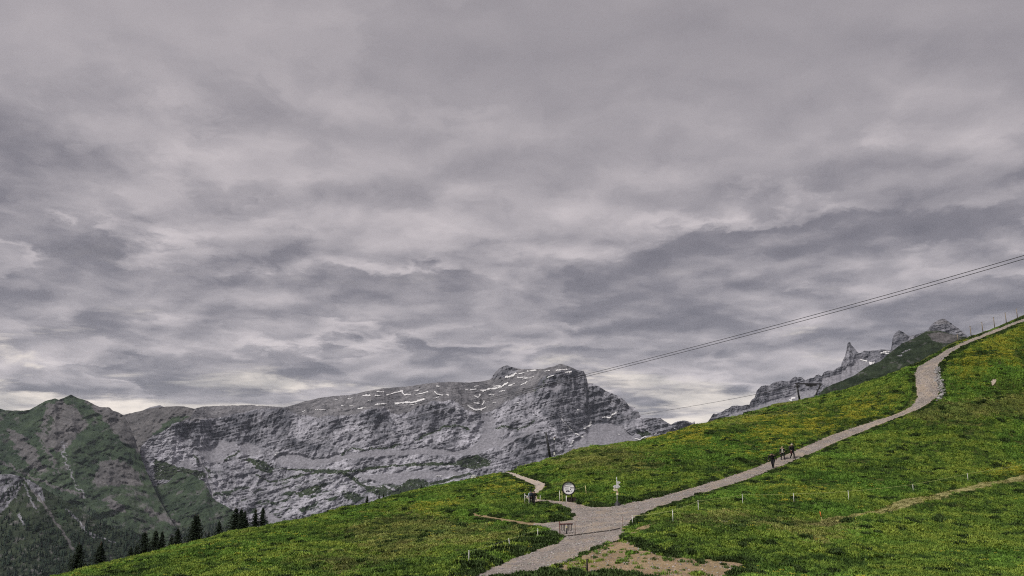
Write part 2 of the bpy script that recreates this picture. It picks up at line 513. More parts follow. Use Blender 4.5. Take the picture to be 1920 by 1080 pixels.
mz = [
    (PLAT, 'p', [(340, 700), (355, 791), (410, 783), (450, 774), (500, 766), (535, 767), (560, 778), (600, 783), (660, 779), (690, 767), (720, 765),
                 (745, 779), (790, 762), (820, 752), (850, 752), (880, 771), (900, 777), (930, 766), (970, 742), (1020, 731), (1050, 716), (1100, 704), (1100, 650)]),
    (CLIFF, 'p', [(322, 800), (410, 784), (450, 775), (500, 767), (535, 765), (547, 790), (537, 820), (480, 835), (430, 832), (380, 832), (325, 815)]),
    (CLIFF, 'p', R2((780, 480), (840, 430), (930, 420), (990, 450), (1040, 520), (1030, 600), (880, 610), (800, 560))),
    (CLIFF, 'p', R2((450, 500), (540, 470), (640, 500), (650, 560), (560, 570), (460, 550))),
    (CLIFF, 'p', R2((1150, 440), (1330, 370), (1480, 400), (1560, 500), (1560, 560), (1300, 600), (1180, 560), (1120, 500))),
    (CLIFF, 'p', R2((0, 600), (200, 610), (400, 690), (540, 720), (380, 760), (200, 720), (0, 720))),
    (CLIFF, 'p', R3((640, 180), (780, 140), (930, 130), (960, 240), (1100, 280), (1240, 380), (1370, 480), (1200, 560), (1050, 540), (930, 600), (850, 620), (700, 560), (600, 420), (560, 300))),
    (CLIFF, 'p', R3((250, 200), (300, 120), (370, 95), (420, 120), (440, 150), (330, 190))),
    (CLIFF, 'p', R3((430, 660), (600, 590), (760, 660), (830, 720), (700, 800), (560, 860), (400, 890), (330, 800), (420, 740))),
    (CLIFF, 'p', R3((1380, 500), (1500, 490), (1580, 540), (1700, 515), (1780, 560), (1700, 600), (1450, 600))),
    (ROCK, 'p', R8((300, 200), (900, 190), (1500, 250), (1600, 500), (1900, 500), (1900, 640), (1000, 830), (850, 700), (700, 600), (400, 560), (300, 330))),
    (SCREE, 'p', R2((130, 790), (200, 760), (340, 770), (420, 800), (700, 760), (900, 740), (1150, 730), (1350, 720), (1500, 740), (1640, 700), (1700, 620),
                    (1720, 540), (1690, 470), (1790, 470), (1790, 590), (1920, 600), (1780, 650), (1720, 730), (1650, 765), (1400, 775), (1200, 765), (1000, 785), (700, 795), (560, 835), (400, 865), (200, 855), (140, 825))),
    (SCREE, 'p', R6((820, 640), (1050, 640), (1270, 520), (1450, 560), (1500, 640), (1330, 750), (1230, 860), (1080, 870), (1000, 820), (900, 720))),
    (SCREE, 'p', R6((1520, 560), (1640, 560), (1840, 650), (1800, 730), (1620, 750), (1540, 680))),
    (SCREE, 'p', R6((620, 830), (740, 790), (830, 900), (780, 960), (640, 930))),
    (SCREE, 'p', R3((975, 590), (1000, 545), (1100, 535), (1230, 560), (1260, 600), (1340, 650), (1420, 660), (1200, 720), (840, 740), (880, 650))),
    (SCREE, 'p', R3((300, 660), (430, 640), (560, 560), (610, 575), (560, 615), (420, 660), (330, 700), (230, 720), (180, 760), (160, 690), (260, 600))),
    (SCREE, 'p', R3((660, 270), (720, 230), (760, 260), (730, 310))),
    (SCREE, 'p', R8((760, 600), (950, 700), (1000, 760), (1050, 830), (820, 810))),
    (SCREE, 'p', R2((760, 930), (1100, 900), (1480, 880), (1560, 920), (1300, 950), (1000, 990), (830, 960))),
    (VEG, 'p', R2((-10, 800), (60, 830), (130, 870), (120, 915), (60, 900), (-10, 870))),
    (VEG, 'p', R2((140, 872), (500, 880), (700, 888), (900, 858), (1100, 840), (1300, 828), (1500, 826), (1550, 795), (1700, 785), (1775, 830), (1720, 862), (1600, 852), (1300, 852), (1000, 864), (800, 895), (600, 915), (300, 890))),
    (VEG, 'p', R2((300, 1065), (400, 1010), (520, 975), (530, 1000), (430, 1060), (330, 1090))),
    (VEG, 'p', R2((1040, 1020), (1130, 960), (1220, 945), (1300, 970), (1290, 1010), (1180, 1060), (1060, 1070))),
    (VEG, 'p', R2((830, 1010), (960, 1005), (1060, 1050), (1050, 1080), (900, 1075))),
    (VEG, 'p', R2((640, 1060), (700, 1040), (770, 1060), (790, 1110), (680, 1110))),
    (VEG, 'p', R3((20, 800), (130, 770), (250, 820), (230, 850), (120, 880), (20, 860))),
    (VEG, 'p', R3((1330, 600), (1420, 590), (1440, 620), (1380, 640))),
    (VEG, 'l', R2((540, 890), (640, 900), (720, 940), (800, 1000), (860, 1040)), 7),
    (VEG, 'l', R2((1300, 990), (1420, 965), (1520, 935), (1610, 915)), 5),
    (VEG, 'l', R2((1190, 670), (1250, 630), (1310, 612), (1420, 560), (1500, 550), (1600, 582)), 3.5),
    (VEG, 'l', R2((860, 725), (1000, 716), (1080, 690)), 3.2),
    (VEG, 'l', R2((640, 775), (670, 735), (720, 715), (780, 735), (820, 745)), 2.5),
    (VEG, 'l', R2((0, 920), (100, 975), (220, 955), (330, 925), (480, 905)), 3.5),
    (VEG, 'l', R3((560, 290), (640, 255), (660, 180)), 1.6),
    (VEG, 'l', R3((290, 570), (350, 555), (420, 580), (500, 560), (560, 520)), 3.0),
    (VEG, 'l', R6((1290, 830), (1400, 760), (1510, 690)), 3.5),
    (VEG, 'l', R6((830, 760), (930, 870), (1010, 950), (1060, 1000)), 5.0),
    (VEG, 'p', R6((230, 800), (420, 850), (600, 930), (860, 970), (1010, 1000), (1100, 1090), (230, 1120))),
    (VEG, 'p', R6((1500, 790), (1700, 800), (1920, 850), (1920, 950), (1780, 930), (1600, 830))),
    (SCREE, 'l', [(362, 842), (374, 862), (384, 880), (391, 900), (396, 925), (400, 950)], 5),
    (SCREE, 'l', R8((60, -20), (55, 200), (130, 360), (200, 450), (290, 570)), 2.6),
    (SCREE, 'l', R8((285, -20), (290, 300), (420, 480)), 2.2),
    (SCREE, 'l', R3((760, 490), (800, 540), (870, 610)), 3),
]
massif, MG = mountain("mountain", massif_top, massif_bot, lambda px: 4700 + 0.35 * np.abs(px - 700), mz, ROCK,
                      amp=32, lam=120, jag=1.2, veg_sprinkle=1.0, warp=4.5)
sn = []
for pts, wd in [
    (((800, 330), (850, 325)), 14), (((890, 327), (935, 328)), 9), (((985, 322), (1040, 305), (1100, 292)), 10), (((1090, 300), (1115, 322), (1160, 318)), 8),
    (((1200, 317), (1250, 312), (1288, 298)), 8), (((1335, 295), (1360, 315), (1402, 325)), 8), (((1428, 320), (1446, 325)), 9), (((1352, 257), (1374, 256)), 6),
    (((1045, 386), (1120, 378), (1180, 378), (1258, 352)), 15), (((895, 395), (980, 385)), 9), (((765, 426), (825, 415)), 8), (((690, 410), (730, 404)), 6),
    (((340, 448), (372, 435)), 7), (((1335, 345), (1368, 340)), 9), (((1160, 400), (1205, 390)), 6), (((1605, 284), (1650, 278)), 10), (((1575, 284), (1588, 284)), 8),
    (((1690, 290), (1760, 278), (1830, 262), (1885, 232)), 13), (((1640, 335), (1665, 340), (1680, 318)), 10), (((1750, 318), (1772, 320)), 8), (((1632, 382), (1668, 385)), 14),
    (((1705, 372), (1700, 395)), 14), (((1592, 405), (1640, 432), (1690, 432), (1722, 415)), 12), (((1778, 378), (1798, 376)), 7), (((1830, 297), (1868, 290)), 7),
    (((690, 350), (720, 346)), 5), (((590, 363), (612, 362)), 5), (((845, 363), (858, 362)), 5), (((1640, 258), (1668, 254)), 6), (((150, 770), (170, 752)), 9), (((1355, 935), (1390, 930)), 7),
    (((905, 300), (960, 298)), 5), (((1190, 290), (1215, 288)), 8), (((445, 432), (520, 432)), 4), (((640, 402), (660, 400)), 4), (((1045, 342), (1058, 340)), 5)]:
    sn.append((R2(*pts), wd / 4 * .78))
for pts, wd in [
    (((350, 190), (400, 178), (430, 162)), 15), (((455, 165), (510, 150)), 8), (((520, 145), (575, 138)), 9), (((375, 252), (420, 236)), 9), (((465, 250), (505, 226)), 10),
    (((730, 138), (810, 130)), 10), (((800, 153), (845, 148)), 12), (((665, 192), (715, 175)), 10), (((650, 145), (680, 140)), 7), (((435, 384), (453, 380)), 8),
    (((1085, 490), (1130, 492), (1160, 468), (1188, 448)), 14), (((945, 575), (975, 555), (990, 525)), 16), (((875, 612), (900, 625), (930, 640)), 9), (((862, 655), (845, 690), (838, 710)), 10),
    (((1325, 648), (1355, 658), (1400, 635)), 11), (((895, 436), (915, 436)), 9), (((1470, 617), (1482, 615)), 7), (((1425, 640), (1438, 638)), 7), (((1612, 570), (1632, 580)), 8),
    (((440, 190), (520, 192)), 6), (((480, 205), (560, 185)), 6), (((260, 258), (310, 252)), 8), (((240, 316), (262, 322)), 7), (((1195, 615), (1205, 620)), 5), (((770, 505), (850, 588)), 4)]:
    sn.append((R3(*pts), wd / 4 * .78))
snow_on(massif, MG, sn)

# --- green and brown peak at the far left, behind the massif's left end
peak_top = [(-260, 800), (-150, 785), (-60, 772), (0, 766), (10, 769.5), (45, 770), (56, 768), (85, 752), (103, 747), (110, 749.5), (122, 745), (133, 740), (145, 746), (165, 752),
            (185, 763), (205, 764), (212, 770), (222, 773), (232, 779), (242, 796), (252, 820), (262, 850), (275, 885), (300, 940), (330, 990)]
peak_bot = [(-260, 1130), (130, 1130), (200, 1110), (330, 1070)]
pz = [
    (BROWN, 'p', [(200, 700), (232, 740), (360, 740), (420, 800), (340, 800), (290, 815), (262, 850), (235, 830), (205, 800), (185, 775), (150, 735)]),
    (GREEN, 'p', R1((1170, 590), (1290, 490), (1440, 470), (1300, 560), (1200, 620), (1120, 640))),
    (BROWN, 'p', R1((340, 430), (430, 360), (560, 400), (650, 540), (520, 700), (440, 760), (330, 690), (310, 600))),
    (DARKVEG, 'p', R1((330, 560), (380, 470), (400, 500), (360, 640))),
    (BROWN, 'p', R1((40, 560), (140, 600), (260, 720), (340, 900), (240, 880), (120, 740))),
    (BROWN, 'p', R1((750, 830), (830, 800), (1000, 860), (1080, 1000), (900, 1000), (820, 1000), (690, 980))),
    (BROWN, 'p', R7((690, 370), (780, 350), (840, 400), (720, 400))),
    (BROWN, 'p', R7((760, 500), (800, 480), (930, 560), (950, 610), (840, 580))),
    (BROWN, 'p', R7((1090, 560), (1200, 600), (1350, 690), (1300, 700), (1110, 620))),
    (GREEN, 'p', R1((550, 740), (720, 560), (850, 690), (700, 900), (570, 1000))),
    (BROWN, 'l', R1((300, 600), (320, 710), (390, 790), (420, 910)), 5),
    (SCREE, 'l', R1((470, 680), (490, 800), (530, 900), (570, 1000), (640, 1080)), 3),
    (BROWN, 'l', R1((0, 820), (200, 920), (400, 1010), (620, 1080)), 5),
    (DARKVEG, 'p', R7((-300, 660), (400, 560), (760, 690), (1000, 790), (1100, 900), (1100, 1300), (-300, 1300))),
]
peak, _ = mountain("mountain", peak_top, peak_bot, lambda px: 3900 + 250 * sstep(px, 120, 330), pz, GREEN, step=1.5, amp=48, lam=190, jag=1.0, seed=2.0, dip=-.3, warp=11)

brown, _ = mountain("mountain", [(170, 790), (195, 775), (215, 776), (232, 777.5), (262, 771), (280, 766), (300, 763), (330, 761.5), (345, 762), (358, 765), (375, 768), (420, 780), (470, 800)], [(170, 900), (262, 890), (330, 860), (470, 850)],
                    lambda px: 5500 + 0 * px, [(GREEN, 'p', R1((1170, 590), (1290, 490), (1440, 470), (1300, 560), (1200, 620), (1120, 640)))], BROWN, step=1.5, amp=40, lam=170, jag=.8, seed=14.0, warp=5)

# --- green apron in front of the massif's left foot
apron_top = [(150, 960), (190, 925), (225, 885), (262, 856), (285, 868), (300, 880), (330, 884), (360, 890), (385, 905), (398, 935), (425, 950), (437, 957), (470, 985), (500, 1000), (560, 1010)]
apron_bot = [(150, 1110), (215, 1100), (300, 1080), (400, 1040), (560, 1030)]
az = [(BROWN, 'p', R7((1090, 560), (1200, 590), (1350, 690), (1300, 710), (1110, 620))),
      (BROWN, 'p', R7((900, 230), (1090, 250), (1080, 400), (960, 330))),
      (SCREE, 'l', R8((0, 100), (60, 220), (130, 360), (290, 580)), 2.4),
      (DARKVEG, 'p', R7((900, 760), (1500, 680), (1700, 700), (1700, 1000), (900, 1000)))]
apron, _ = mountain("hillside", apron_top, apron_bot, lambda px: 4250 + 650 * sstep(275 - px, 0, 90), az, GREEN, step=1.4, amp=34, lam=130, jag=2.5, seed=4.0, back=150, warp=7)

# --- small pale ridge far behind
pale, _ = mountain("mountain", [(250, 778), (262, 772), (280, 764), (300, 759.5), (305, 762), (330, 775)], [(250, 800), (330, 800)],
                   lambda px: 9000 + px * 0, [], ROCK, step=1.5, amp=20, lam=200, jag=.4, seed=6.0)

# --- forested limestone rib in front, lower left
rib_top = [(-260, 960), (-120, 930), (-40, 905), (0, 890), (20, 889), (38, 893), (46, 896), (60, 901), (80, 915), (110, 932), (150, 955), (190, 980), (225, 994), (250, 1005), (280, 1030), (330, 1060)]
rib_bot = [(-260, 1180), (330, 1180)]
rz = [(CLIFF, 'p', R7((-700, 500), (0, 310), (60, 300), (190, 340), (150, 430), (60, 560), (0, 610), (-600, 900))),
      (VEG, 'l', R7((0, 560), (80, 460), (170, 370)), 2.0), (VEG, 'l', R7((0, 480), (80, 410), (170, 360)), 1.5), (VEG, 'l', R7((0, 410), (90, 370)), 1.5),
      (CLIFF, 'p', R7((185, 340), (300, 410), (340, 510), (300, 530), (230, 440))),
      (BROWN, 'l', R7((240, 440), (320, 530), (400, 650), (480, 760), (560, 900)), 4.2),
      (CLIFF, 'l', R7((180, 400), (240, 520), (270, 570)), 2.6), (CLIFF, 'l', R7((140, 620), (180, 690)), 4), (CLIFF, 'l', R7((500, 580), (600, 680)), 3),
      (CLIFF, 'l', R7((560, 640), (680, 760), (860, 830)), 2.6), (CLIFF, 'l', R7((620, 720), (700, 790)), 4), (GREEN, 'p', R7((420, 560), (480, 560), (500, 680), (440, 690)))]
rib, RG = mountain("mountain", rib_top, rib_bot, lambda px: 2300 + 0.3 * np.abs(px - 46), rz, DARKVEG, step=1.5, amp=14, lam=80, jag=1.0, seed=8.0, back=300, warp=4)

# --- rock towers to the right
tow_top = R4((-40, 1000), (60, 960), (110, 920), (135, 885), (150, 862), (175, 866), (190, 856), (215, 850), (240, 832), (262, 826), (290, 803), (330, 802), (360, 806), (400, 796), (420, 797), (432, 765), (460, 742), (475, 690), (510, 656),
             (540, 650), (570, 652), (595, 632), (625, 622), (660, 615), (700, 620), (730, 612), (745, 592), (765, 583), (780, 592), (810, 588), (826, 600), (840, 612), (862, 600), (905, 592), (920, 574), (940, 568), (962, 582),
             (980, 552), (1010, 540), (1050, 540), (1080, 520), (1110, 505), (1112, 482), (1126, 452), (1138, 430), (1146, 395), (1152, 362), (1158, 332), (1168, 325), (1178, 328), (1186, 348), (1200, 365), (1222, 388), (1242, 410), (1262, 402), (1282, 390), (1340, 391), (1420, 380), (1462, 384), (1478, 388),
             (1485, 372), (1490, 330), (1493, 300), (1505, 268), (1520, 252), (1542, 238), (1560, 244), (1585, 256), (1605, 272), (1625, 280), (1650, 274), (1690, 264), (1730, 248), (1762, 236), (1768, 222), (1780, 203), (1802, 180), (1830, 165), (1866, 150), (1885, 152), (1905, 166)) \
    + [(1781, 604), (1790, 611), (1800, 618), (1806, 623), (1811, 628), (1840, 650)]
tow_bot = [(1290, 835), (1500, 790), (1640, 740), (1720, 690), (1840, 660)]
tz = [(CLIFF, 'p', R4((430, 790), (470, 680), (620, 620), (720, 620), (700, 700), (560, 740), (470, 830))),
      (CLIFF, 'p', R4((1105, 520), (1150, 330), (1180, 320), (1250, 420), (1200, 470), (1150, 500))),
      (CLIFF, 'p', R4((1480, 400), (1500, 250), (1545, 230), (1580, 300), (1560, 380))),
      (SCREE, 'p', R4((120, 920), (300, 860), (500, 800), (620, 760), (820, 700), (950, 680), (1000, 640), (760, 850), (200, 960))),
      (SCREE, 'p', R4((960, 600), (1100, 560), (1250, 440), (1330, 480), (1300, 520), (1100, 640), (980, 650))),
      (PLAT, 'p', R4((1740, 230), (1870, 140), (1930, 190), (1880, 190), (1800, 190), (1760, 215)))]
towers, TG = mountain("mountain", tow_top, tow_bot, lambda px: 5200 + 0 * px, tz, CLIFF, step=0.8, amp=24, lam=110, jag=.8, seed=10.0, back=150)
snow_on(towers, TG, [(R4((1405, 410), (1465, 408)), 2.4), (R4((1255, 455), (1300, 470)), 2), (R4((1325, 486), (1350, 488)), 4.5), (R4((738, 748), (758, 746)), 3),
                     (R4((720, 762), (735, 764)), 3), (R4((1430, 398), (1470, 396)), 2.0)])

# --- dark turf ridge between the towers and the meadow
rid_top = R4((900, 780), (940, 730), (955, 700), (985, 672), (1040, 645), (1100, 622), (1200, 580), (1300, 512), (1400, 470), (1480, 402), (1560, 340), (1650, 300), (1720, 260), (1745, 246), (1780, 240), (1850, 240)) \
    + [(1777, 624.5), (1790, 628), (1809, 631.5), (1830, 640), (1870, 650), (1930, 665)]
rid_bot = [(1525, 790), (1600, 770), (1740, 720), (1930, 690)]
gz = [(BROWN, 'p', R5((950, 350), (1060, 330), (1250, 370), (1300, 400), (1150, 450), (1000, 420))),
      (SCREE, 'l', R5((700, 545), (780, 510)), 2.0), (SCREE, 'l', R5((660, 575), (690, 565)), 1.6)]
ridge, _ = mountain("hillside", rid_top, rid_bot, lambda px: 620 + 0 * px, gz, DARKVEG, step=1.0, amp=3.2, lam=26, jag=.8, mat=M_NEARRIDGE, seed=12.0, back=60, warp=3)

# ------------------------------------------------------------------ the near hill: distance of the meadow for every picture point
crest = np.array([(-500, 1290), (0, 1122), (130, 1081), (190, 1063), (240, 1051), (300, 1036), (350, 1023), (400, 1011), (440, 1001), (480, 994), (550, 980), (615, 963), (685, 946),
                  (775, 923), (880, 902), (945, 886), (1010, 870), (1032, 861), (1072, 847), (1110, 838), (1160, 834.5), (1195, 830), (1235, 819), (1285, 804),
                  (1340, 791), (1415, 773), (1450, 763), (1497, 752), (1537, 744), (1600, 728), (1660, 708), (1715, 684), (1740, 671), (1776, 650), (1819, 633),
                  (1841, 624.5), (1879, 610), (1920, 594), (2100, 528), (2500, 400)])
ctl = np.array([(1100, 1080, 62), (200, 1080, 77), (500, 1080, 68), (800, 1080, 64), (1500, 1080, 64), (1920, 1080, 66), (-300, 1260, 66), (1060, 1003, 81), (1157, 948, 97), (1066, 938, 99),
                (1262, 980, 79), (1393, 948, 91), (1592, 942, 95), (1816, 907, 104), (1713, 926, 99), (879, 1063, 68), (1450, 878, 113), (1485, 860, 117),
                (1740, 760, 127), (1740, 690, 135), (1820, 642, 142), (1910, 602, 148), (1920, 750, 127), (950, 888, 126), (1000, 925, 107), (500, 990, 100),
                (700, 943, 114), (300, 1037, 88), (1330, 795, 140), (1540, 745, 146), (1150, 838, 132), (600, 1030, 84), (1920, 880, 110), (2400, 1080, 70), (2400, 500, 150), (2400, 800, 122)], float)
def _tps(r2):
    return np.where(r2 > 0, r2 * np.log(r2 + 1e-12), 0)
_cp = ctl[:, :2] / np.array([400., 150.])
_K = _tps(((_cp[:, None] - _cp[None]) ** 2).sum(-1)) + np.eye(len(_cp)) * 0.05
_Pm = np.hstack([np.ones((len(_cp), 1)), _cp])
_A = np.block([[_K, _Pm], [_Pm.T, np.zeros((3, 3))]])
_w = np.linalg.solve(_A, np.concatenate([ctl[:, 2], np.zeros(3)]))
def hill_y(px, py):
    px = np.asarray(px, float); py = np.asarray(py, float)
    sh = px.shape
    x = px.ravel(); yc = np.interp(x, crest[:, 0], crest[:, 1])
    y = np.maximum(py.ravel(), yc)
    lim = np.maximum(1085, yc + 6)
    ye = np.minimum(y, lim)
    r2 = ((np.stack([x / 400, ye / 150], 1)[:, None] - _cp[None]) ** 2).sum(-1)
    Y = _tps(r2) @ _w[:-3] + _w[-3] + (x / 400) * _w[-2] + (ye / 150) * _w[-1]
    Y += 10 * np.clip(1 - (y - yc) / 26, 0, 1) ** 2
    # below the frame the ground runs on towards the camera
    zb = Y * ray(x, ye)[1]
    Yn = zb / np.minimum(ray(x, y)[1], -1e-3)
    Y = np.where(y > lim, np.minimum(Y, Yn), Y)
    return Y.reshape(sh)

# outlines of the ways, traced on the slope
MAINPATH = [(880, 1085), (920, 1064), (960, 1046), (1010, 1028), (1045, 1019), (1052, 1008), (1035, 998), (1018, 991), (1000, 987), (1000, 981), (1040, 979), (1068, 975), (1072, 965), (1063, 955), (1047, 947), (1030, 943.5), (1000, 943),
            (990, 938), (985, 937), (984, 931), (993, 927), (999, 933), (1010, 936), (1050, 939.5), (1080, 943), (1110, 950), (1140, 950), (1165, 945.5), (1200, 938.5), (1240, 930.5), (1290, 916.5), (1350, 899), (1400, 882.5), (1440, 866.5), (1480, 849.5), (1520, 832),
            (1560, 815), (1620, 795), (1680, 776.5), (1708, 762), (1720, 745), (1716, 720), (1714, 703), (1720, 688), (1745, 674), (1775, 655.5), (1815, 637.5), (1850, 623.5), (1900, 604.5), (2000, 568),
            (2000, 574), (1900, 611), (1855, 629), (1818, 644), (1788, 659), (1768, 676), (1757, 690), (1760, 708), (1764, 730), (1758, 745), (1738, 760), (1718, 770), (1680, 785), (1640, 801), (1570, 829), (1530, 848), (1490, 863.5), (1455, 879), (1400, 900), (1350, 916), (1310, 929),
            (1270, 941), (1230, 954), (1205, 967), (1187, 980), (1174, 990), (1172, 1000), (1166, 1011), (1140, 1019), (1110, 1031), (1080, 1046), (1050, 1060), (1010, 1073), (1000, 1090), (880, 1090)]
SIDEPATH = [(946, 885), (956, 885), (970, 889), (990, 896), (1010, 902), (1023, 907.5), (1022, 915), (1012, 923), (1008, 934), (1012, 941), (998, 941), (996, 931), (998, 924), (1003, 916), (998, 909), (985, 904), (968, 896), (950, 887.5)]
DIRTTRACK = [(880, 963), (905, 966), (940, 971.5), (990, 979.5), (1010, 980), (1010, 988), (990, 986), (960, 980), (920, 973.5), (890, 967.5)]
BAREEARTH = [(1005, 1078), (1050, 1061), (1080, 1047), (1110, 1032), (1140, 1020), (1166, 1009), (1182, 1015), (1206, 1029), (1245, 1043), (1300, 1047), (1345, 1051), (1385, 1054), (1400, 1064), (1370, 1072), (1365, 1082), (1380, 1100), (1000, 1100)]
EARTH2 = [(1172, 998), (1190, 992), (1225, 984), (1222, 989), (1200, 1001), (1180, 1008)]
SANDPATCH = [(1853, 718), (1862, 714), (1870, 714.5), (1868, 723), (1861, 726)]
MOWN = [(1545, 978), (1640, 958), (1700, 943), (1780, 923), (1850, 907), (1960, 885), (1960, 897), (1850, 918), (1780, 936), (1700, 956), (1650, 967), (1560, 992), (1480, 990)]
YELLOW = [[(1400, 800), (1480, 780), (1600, 760), (1700, 730), (1700, 770), (1600, 800), (1500, 830), (1420, 850)], [(1770, 690), (1850, 640), (1930, 610), (1930, 700), (1850, 690), (1780, 720)],
          [(930, 900), (960, 905), (985, 915), (985, 925), (930, 915)], [(1230, 815), (1330, 800), (1320, 830), (1230, 840)], [(780, 955), (830, 945), (860, 955), (800, 965)],
          [(1400, 925), (1500, 915), (1560, 925), (1480, 930)], [(1850, 885), (1930, 872), (1930, 890), (1850, 900)]]
BROWNISH = [[(640, 1000), (780, 970), (900, 985), (880, 1030), (700, 1050)], [(560, 1060), (660, 1045), (760, 1052), (640, 1075)], [(1230, 985), (1330, 960), (1420, 975), (1560, 985), (1640, 990), (1560, 1015), (1420, 1000), (1300, 985)],
            [(1010, 850), (1100, 845), (1250, 850), (1200, 880), (1060, 880)], [(1330, 800), (1450, 770), (1540, 750), (1500, 775), (1400, 800)], [(1700, 780), (1800, 750), (1930, 740), (1930, 780), (1780, 800)], [(900, 1000), (1010, 985), (1020, 1010), (930, 1035)]]
def path_mask(x, y):
    m = in_poly(x, y, MAINPATH) | in_poly(x, y, SIDEPATH)
    return m
def hill_point(px, py):
    """a point of the bare hill surface"""
    a = np.atleast_1d(np.asarray(px, float)); b_ = np.atleast_1d(np.asarray(py, float))
    Y = hill_y(a, b_); x, z = ray(a, b_)
    return np.stack([x * Y, Y, z * Y], -1)
_mk = np.arange(-560, 2560, 4.0), np.arange(560, 1110, 2.0)
_MX, _MY = np.meshgrid(*_mk)
_soft = (path_mask(_MX, _MY) | in_poly(_MX, _MY, BAREEARTH) | in_poly(_MX, _MY, DIRTTRACK)).astype(float)
_soft = blur(blur(_soft, 3, 1), 3, 0)
def soft_path(px, py):
    i = np.clip(((np.asarray(px) + 560) / 4).astype(int), 0, _soft.shape[1] - 1)
    j = np.clip(((np.asarray(py) - 560) / 2).astype(int), 0, _soft.shape[0] - 1)
    return np.where(np.asarray(py) < 1108, _soft[j, i], 0)
def bumps(P):
    """height of the turf hummocks and cattle treads"""
    h = .32 * fbm(P / 7.0, 3) + .20 * fbm(P / 1.9 + 7, 3)
    tread = np.stack([P[:, 0] * .05, P[:, 1] * .05, P[:, 2] * .9], 1)
    h += .30 * ridged(tread, 3)
    return h
def ground_point(px, py, lift=0.0):
    P = hill_point(px, py)
    s = soft_path(np.atleast_1d(px), np.atleast_1d(py))
    P[:, 2] += bumps(P) * (1 - np.clip(s * 2.6, 0, 1)) + lift
    return P

def build_ground():
    cols = np.concatenate([np.arange(-500, -40, 12.0), np.arange(-40, 1960, 3.2), np.arange(1960, 2500, 12.0)])
    nf, nb = 190, 34
    yc = np.interp(cols, crest[:, 0], crest[:, 1])
    front = np.linspace(0, 1, nf)
    PYv = []
    for j in range(nf):
        PYv.append(yc + (1100 - np.minimum(yc, 1090)) * front[j])
    ext = [1135, 1180, 1240, 1320, 1430, 1600, 1850, 2300, 3200, 5200]
    for e in ext:
        PYv.append(np.maximum(PYv[-1] + 10, np.full(len(cols), float(e))))
    PY = np.array(PYv); PX = np.broadcast_to(cols, PY.shape)
    P = ground_point(PX.ravel(), PY.ravel()).reshape(PY.shape + (3,))
    s = soft_path(PX, PY)
    P[..., 2] -= .05 * np.clip(s * 2.6, 0, 1)
    # behind the crest
    rows = []
    x0, z0 = ray(cols, yc)
    Yc = hill_y(cols, yc)
    for k in range(1, nb + 1):
        d = 0.5 * k + 0.18 * k * k
        Y = Yc + d
        z = z0 * Y - (0.012 * d + 0.0009 * d * d + 0.05 * max(d - 4, 0))
        R = np.stack([x0 * Y, Y, z], -1)
        R[:, 2] += bumps(np.stack([x0 * Y, Y, z0 * Y], -1)) * 1.0
        rows.insert(0, R[None])
    V = np.concatenate(rows + [P])
    o = mesh_obj("ground", V.reshape(-1, 3), grid_faces(V.shape[0], V.shape[1]), None, None, True)
    return o, V
def back_z(px, d):
    """height of the far side of the hill, d metres behind the crest seen in column px"""
    yc = float(np.interp(px, crest[:, 0], crest[:, 1]))
    Y = float(hill_y(np.array([px]), np.array([yc]))[0]) + d
    x, z = ray(px, yc)
    return Vector((float(x) * Y, Y, float(z) * Y - (0.012 * d + 0.0009 * d * d + 0.05 * max(d - 4, 0))))
ground, GV = build_ground()
m, t, b = base_mat("meadow_soil_and_moss", 0.95, 0.1)
p = t.new('ShaderNodeNewGeometry').outputs['Position']
n = t.noise(p, 0.35, 6, 0.65)
n2 = t.noise(p, 3.0, 5, 0.65)
c = t.ramp(n, [(0.3, (.045, .064, .016)), (0.5, (.085, .105, .026)), (0.7, (.13, .13, .036))])
c = t.mix(t.smooth(n2, .42, .66), c, (.030, .040, .012, 1))
t.put(b.inputs['Base Color'], c)
bp = t.new('ShaderNodeBump'); bp.inputs['Strength'].default_value = 1.0; bp.inputs['Distance'].default_value = .25
t.put(bp.inputs['Height'], n2); t.l.new(bp.outputs[0], b.inputs['Normal'])
ground.data.materials.append(m)
tag(ground, kind='structure')

# wide valley land under and behind everything
a = np.linspace(0, 2 * math.pi, 65)[:-1]
rr = [0.0, 300, 900, 2500, 8000, 12000]
zz = [-60, -90, -330, -620, -640, -640]
V = [(0, 0, zz[0])]
for r_, z_ in zip(rr[1:], zz[1:]):
    V += [(r_ * math.cos(q), r_ * math.sin(q), z_) for q in a]
Fv = [[0, 1 + k, 1 + (k + 1) % 64] for k in range(64)]
for s_ in range(len(rr) - 2):
    o1, o2 = 1 + s_ * 64, 1 + (s_ + 1) * 64
    Fv += [[o1 + k, o2 + k, o2 + (k + 1) % 64, o1 + (k + 1) % 64] for k in range(64)]
valley = mesh_obj("valley_terrain", np.array(V), Fv, plain("valley_forest", (.03, .045, .022), .95, .5, .004))
tag(valley, kind='structure')

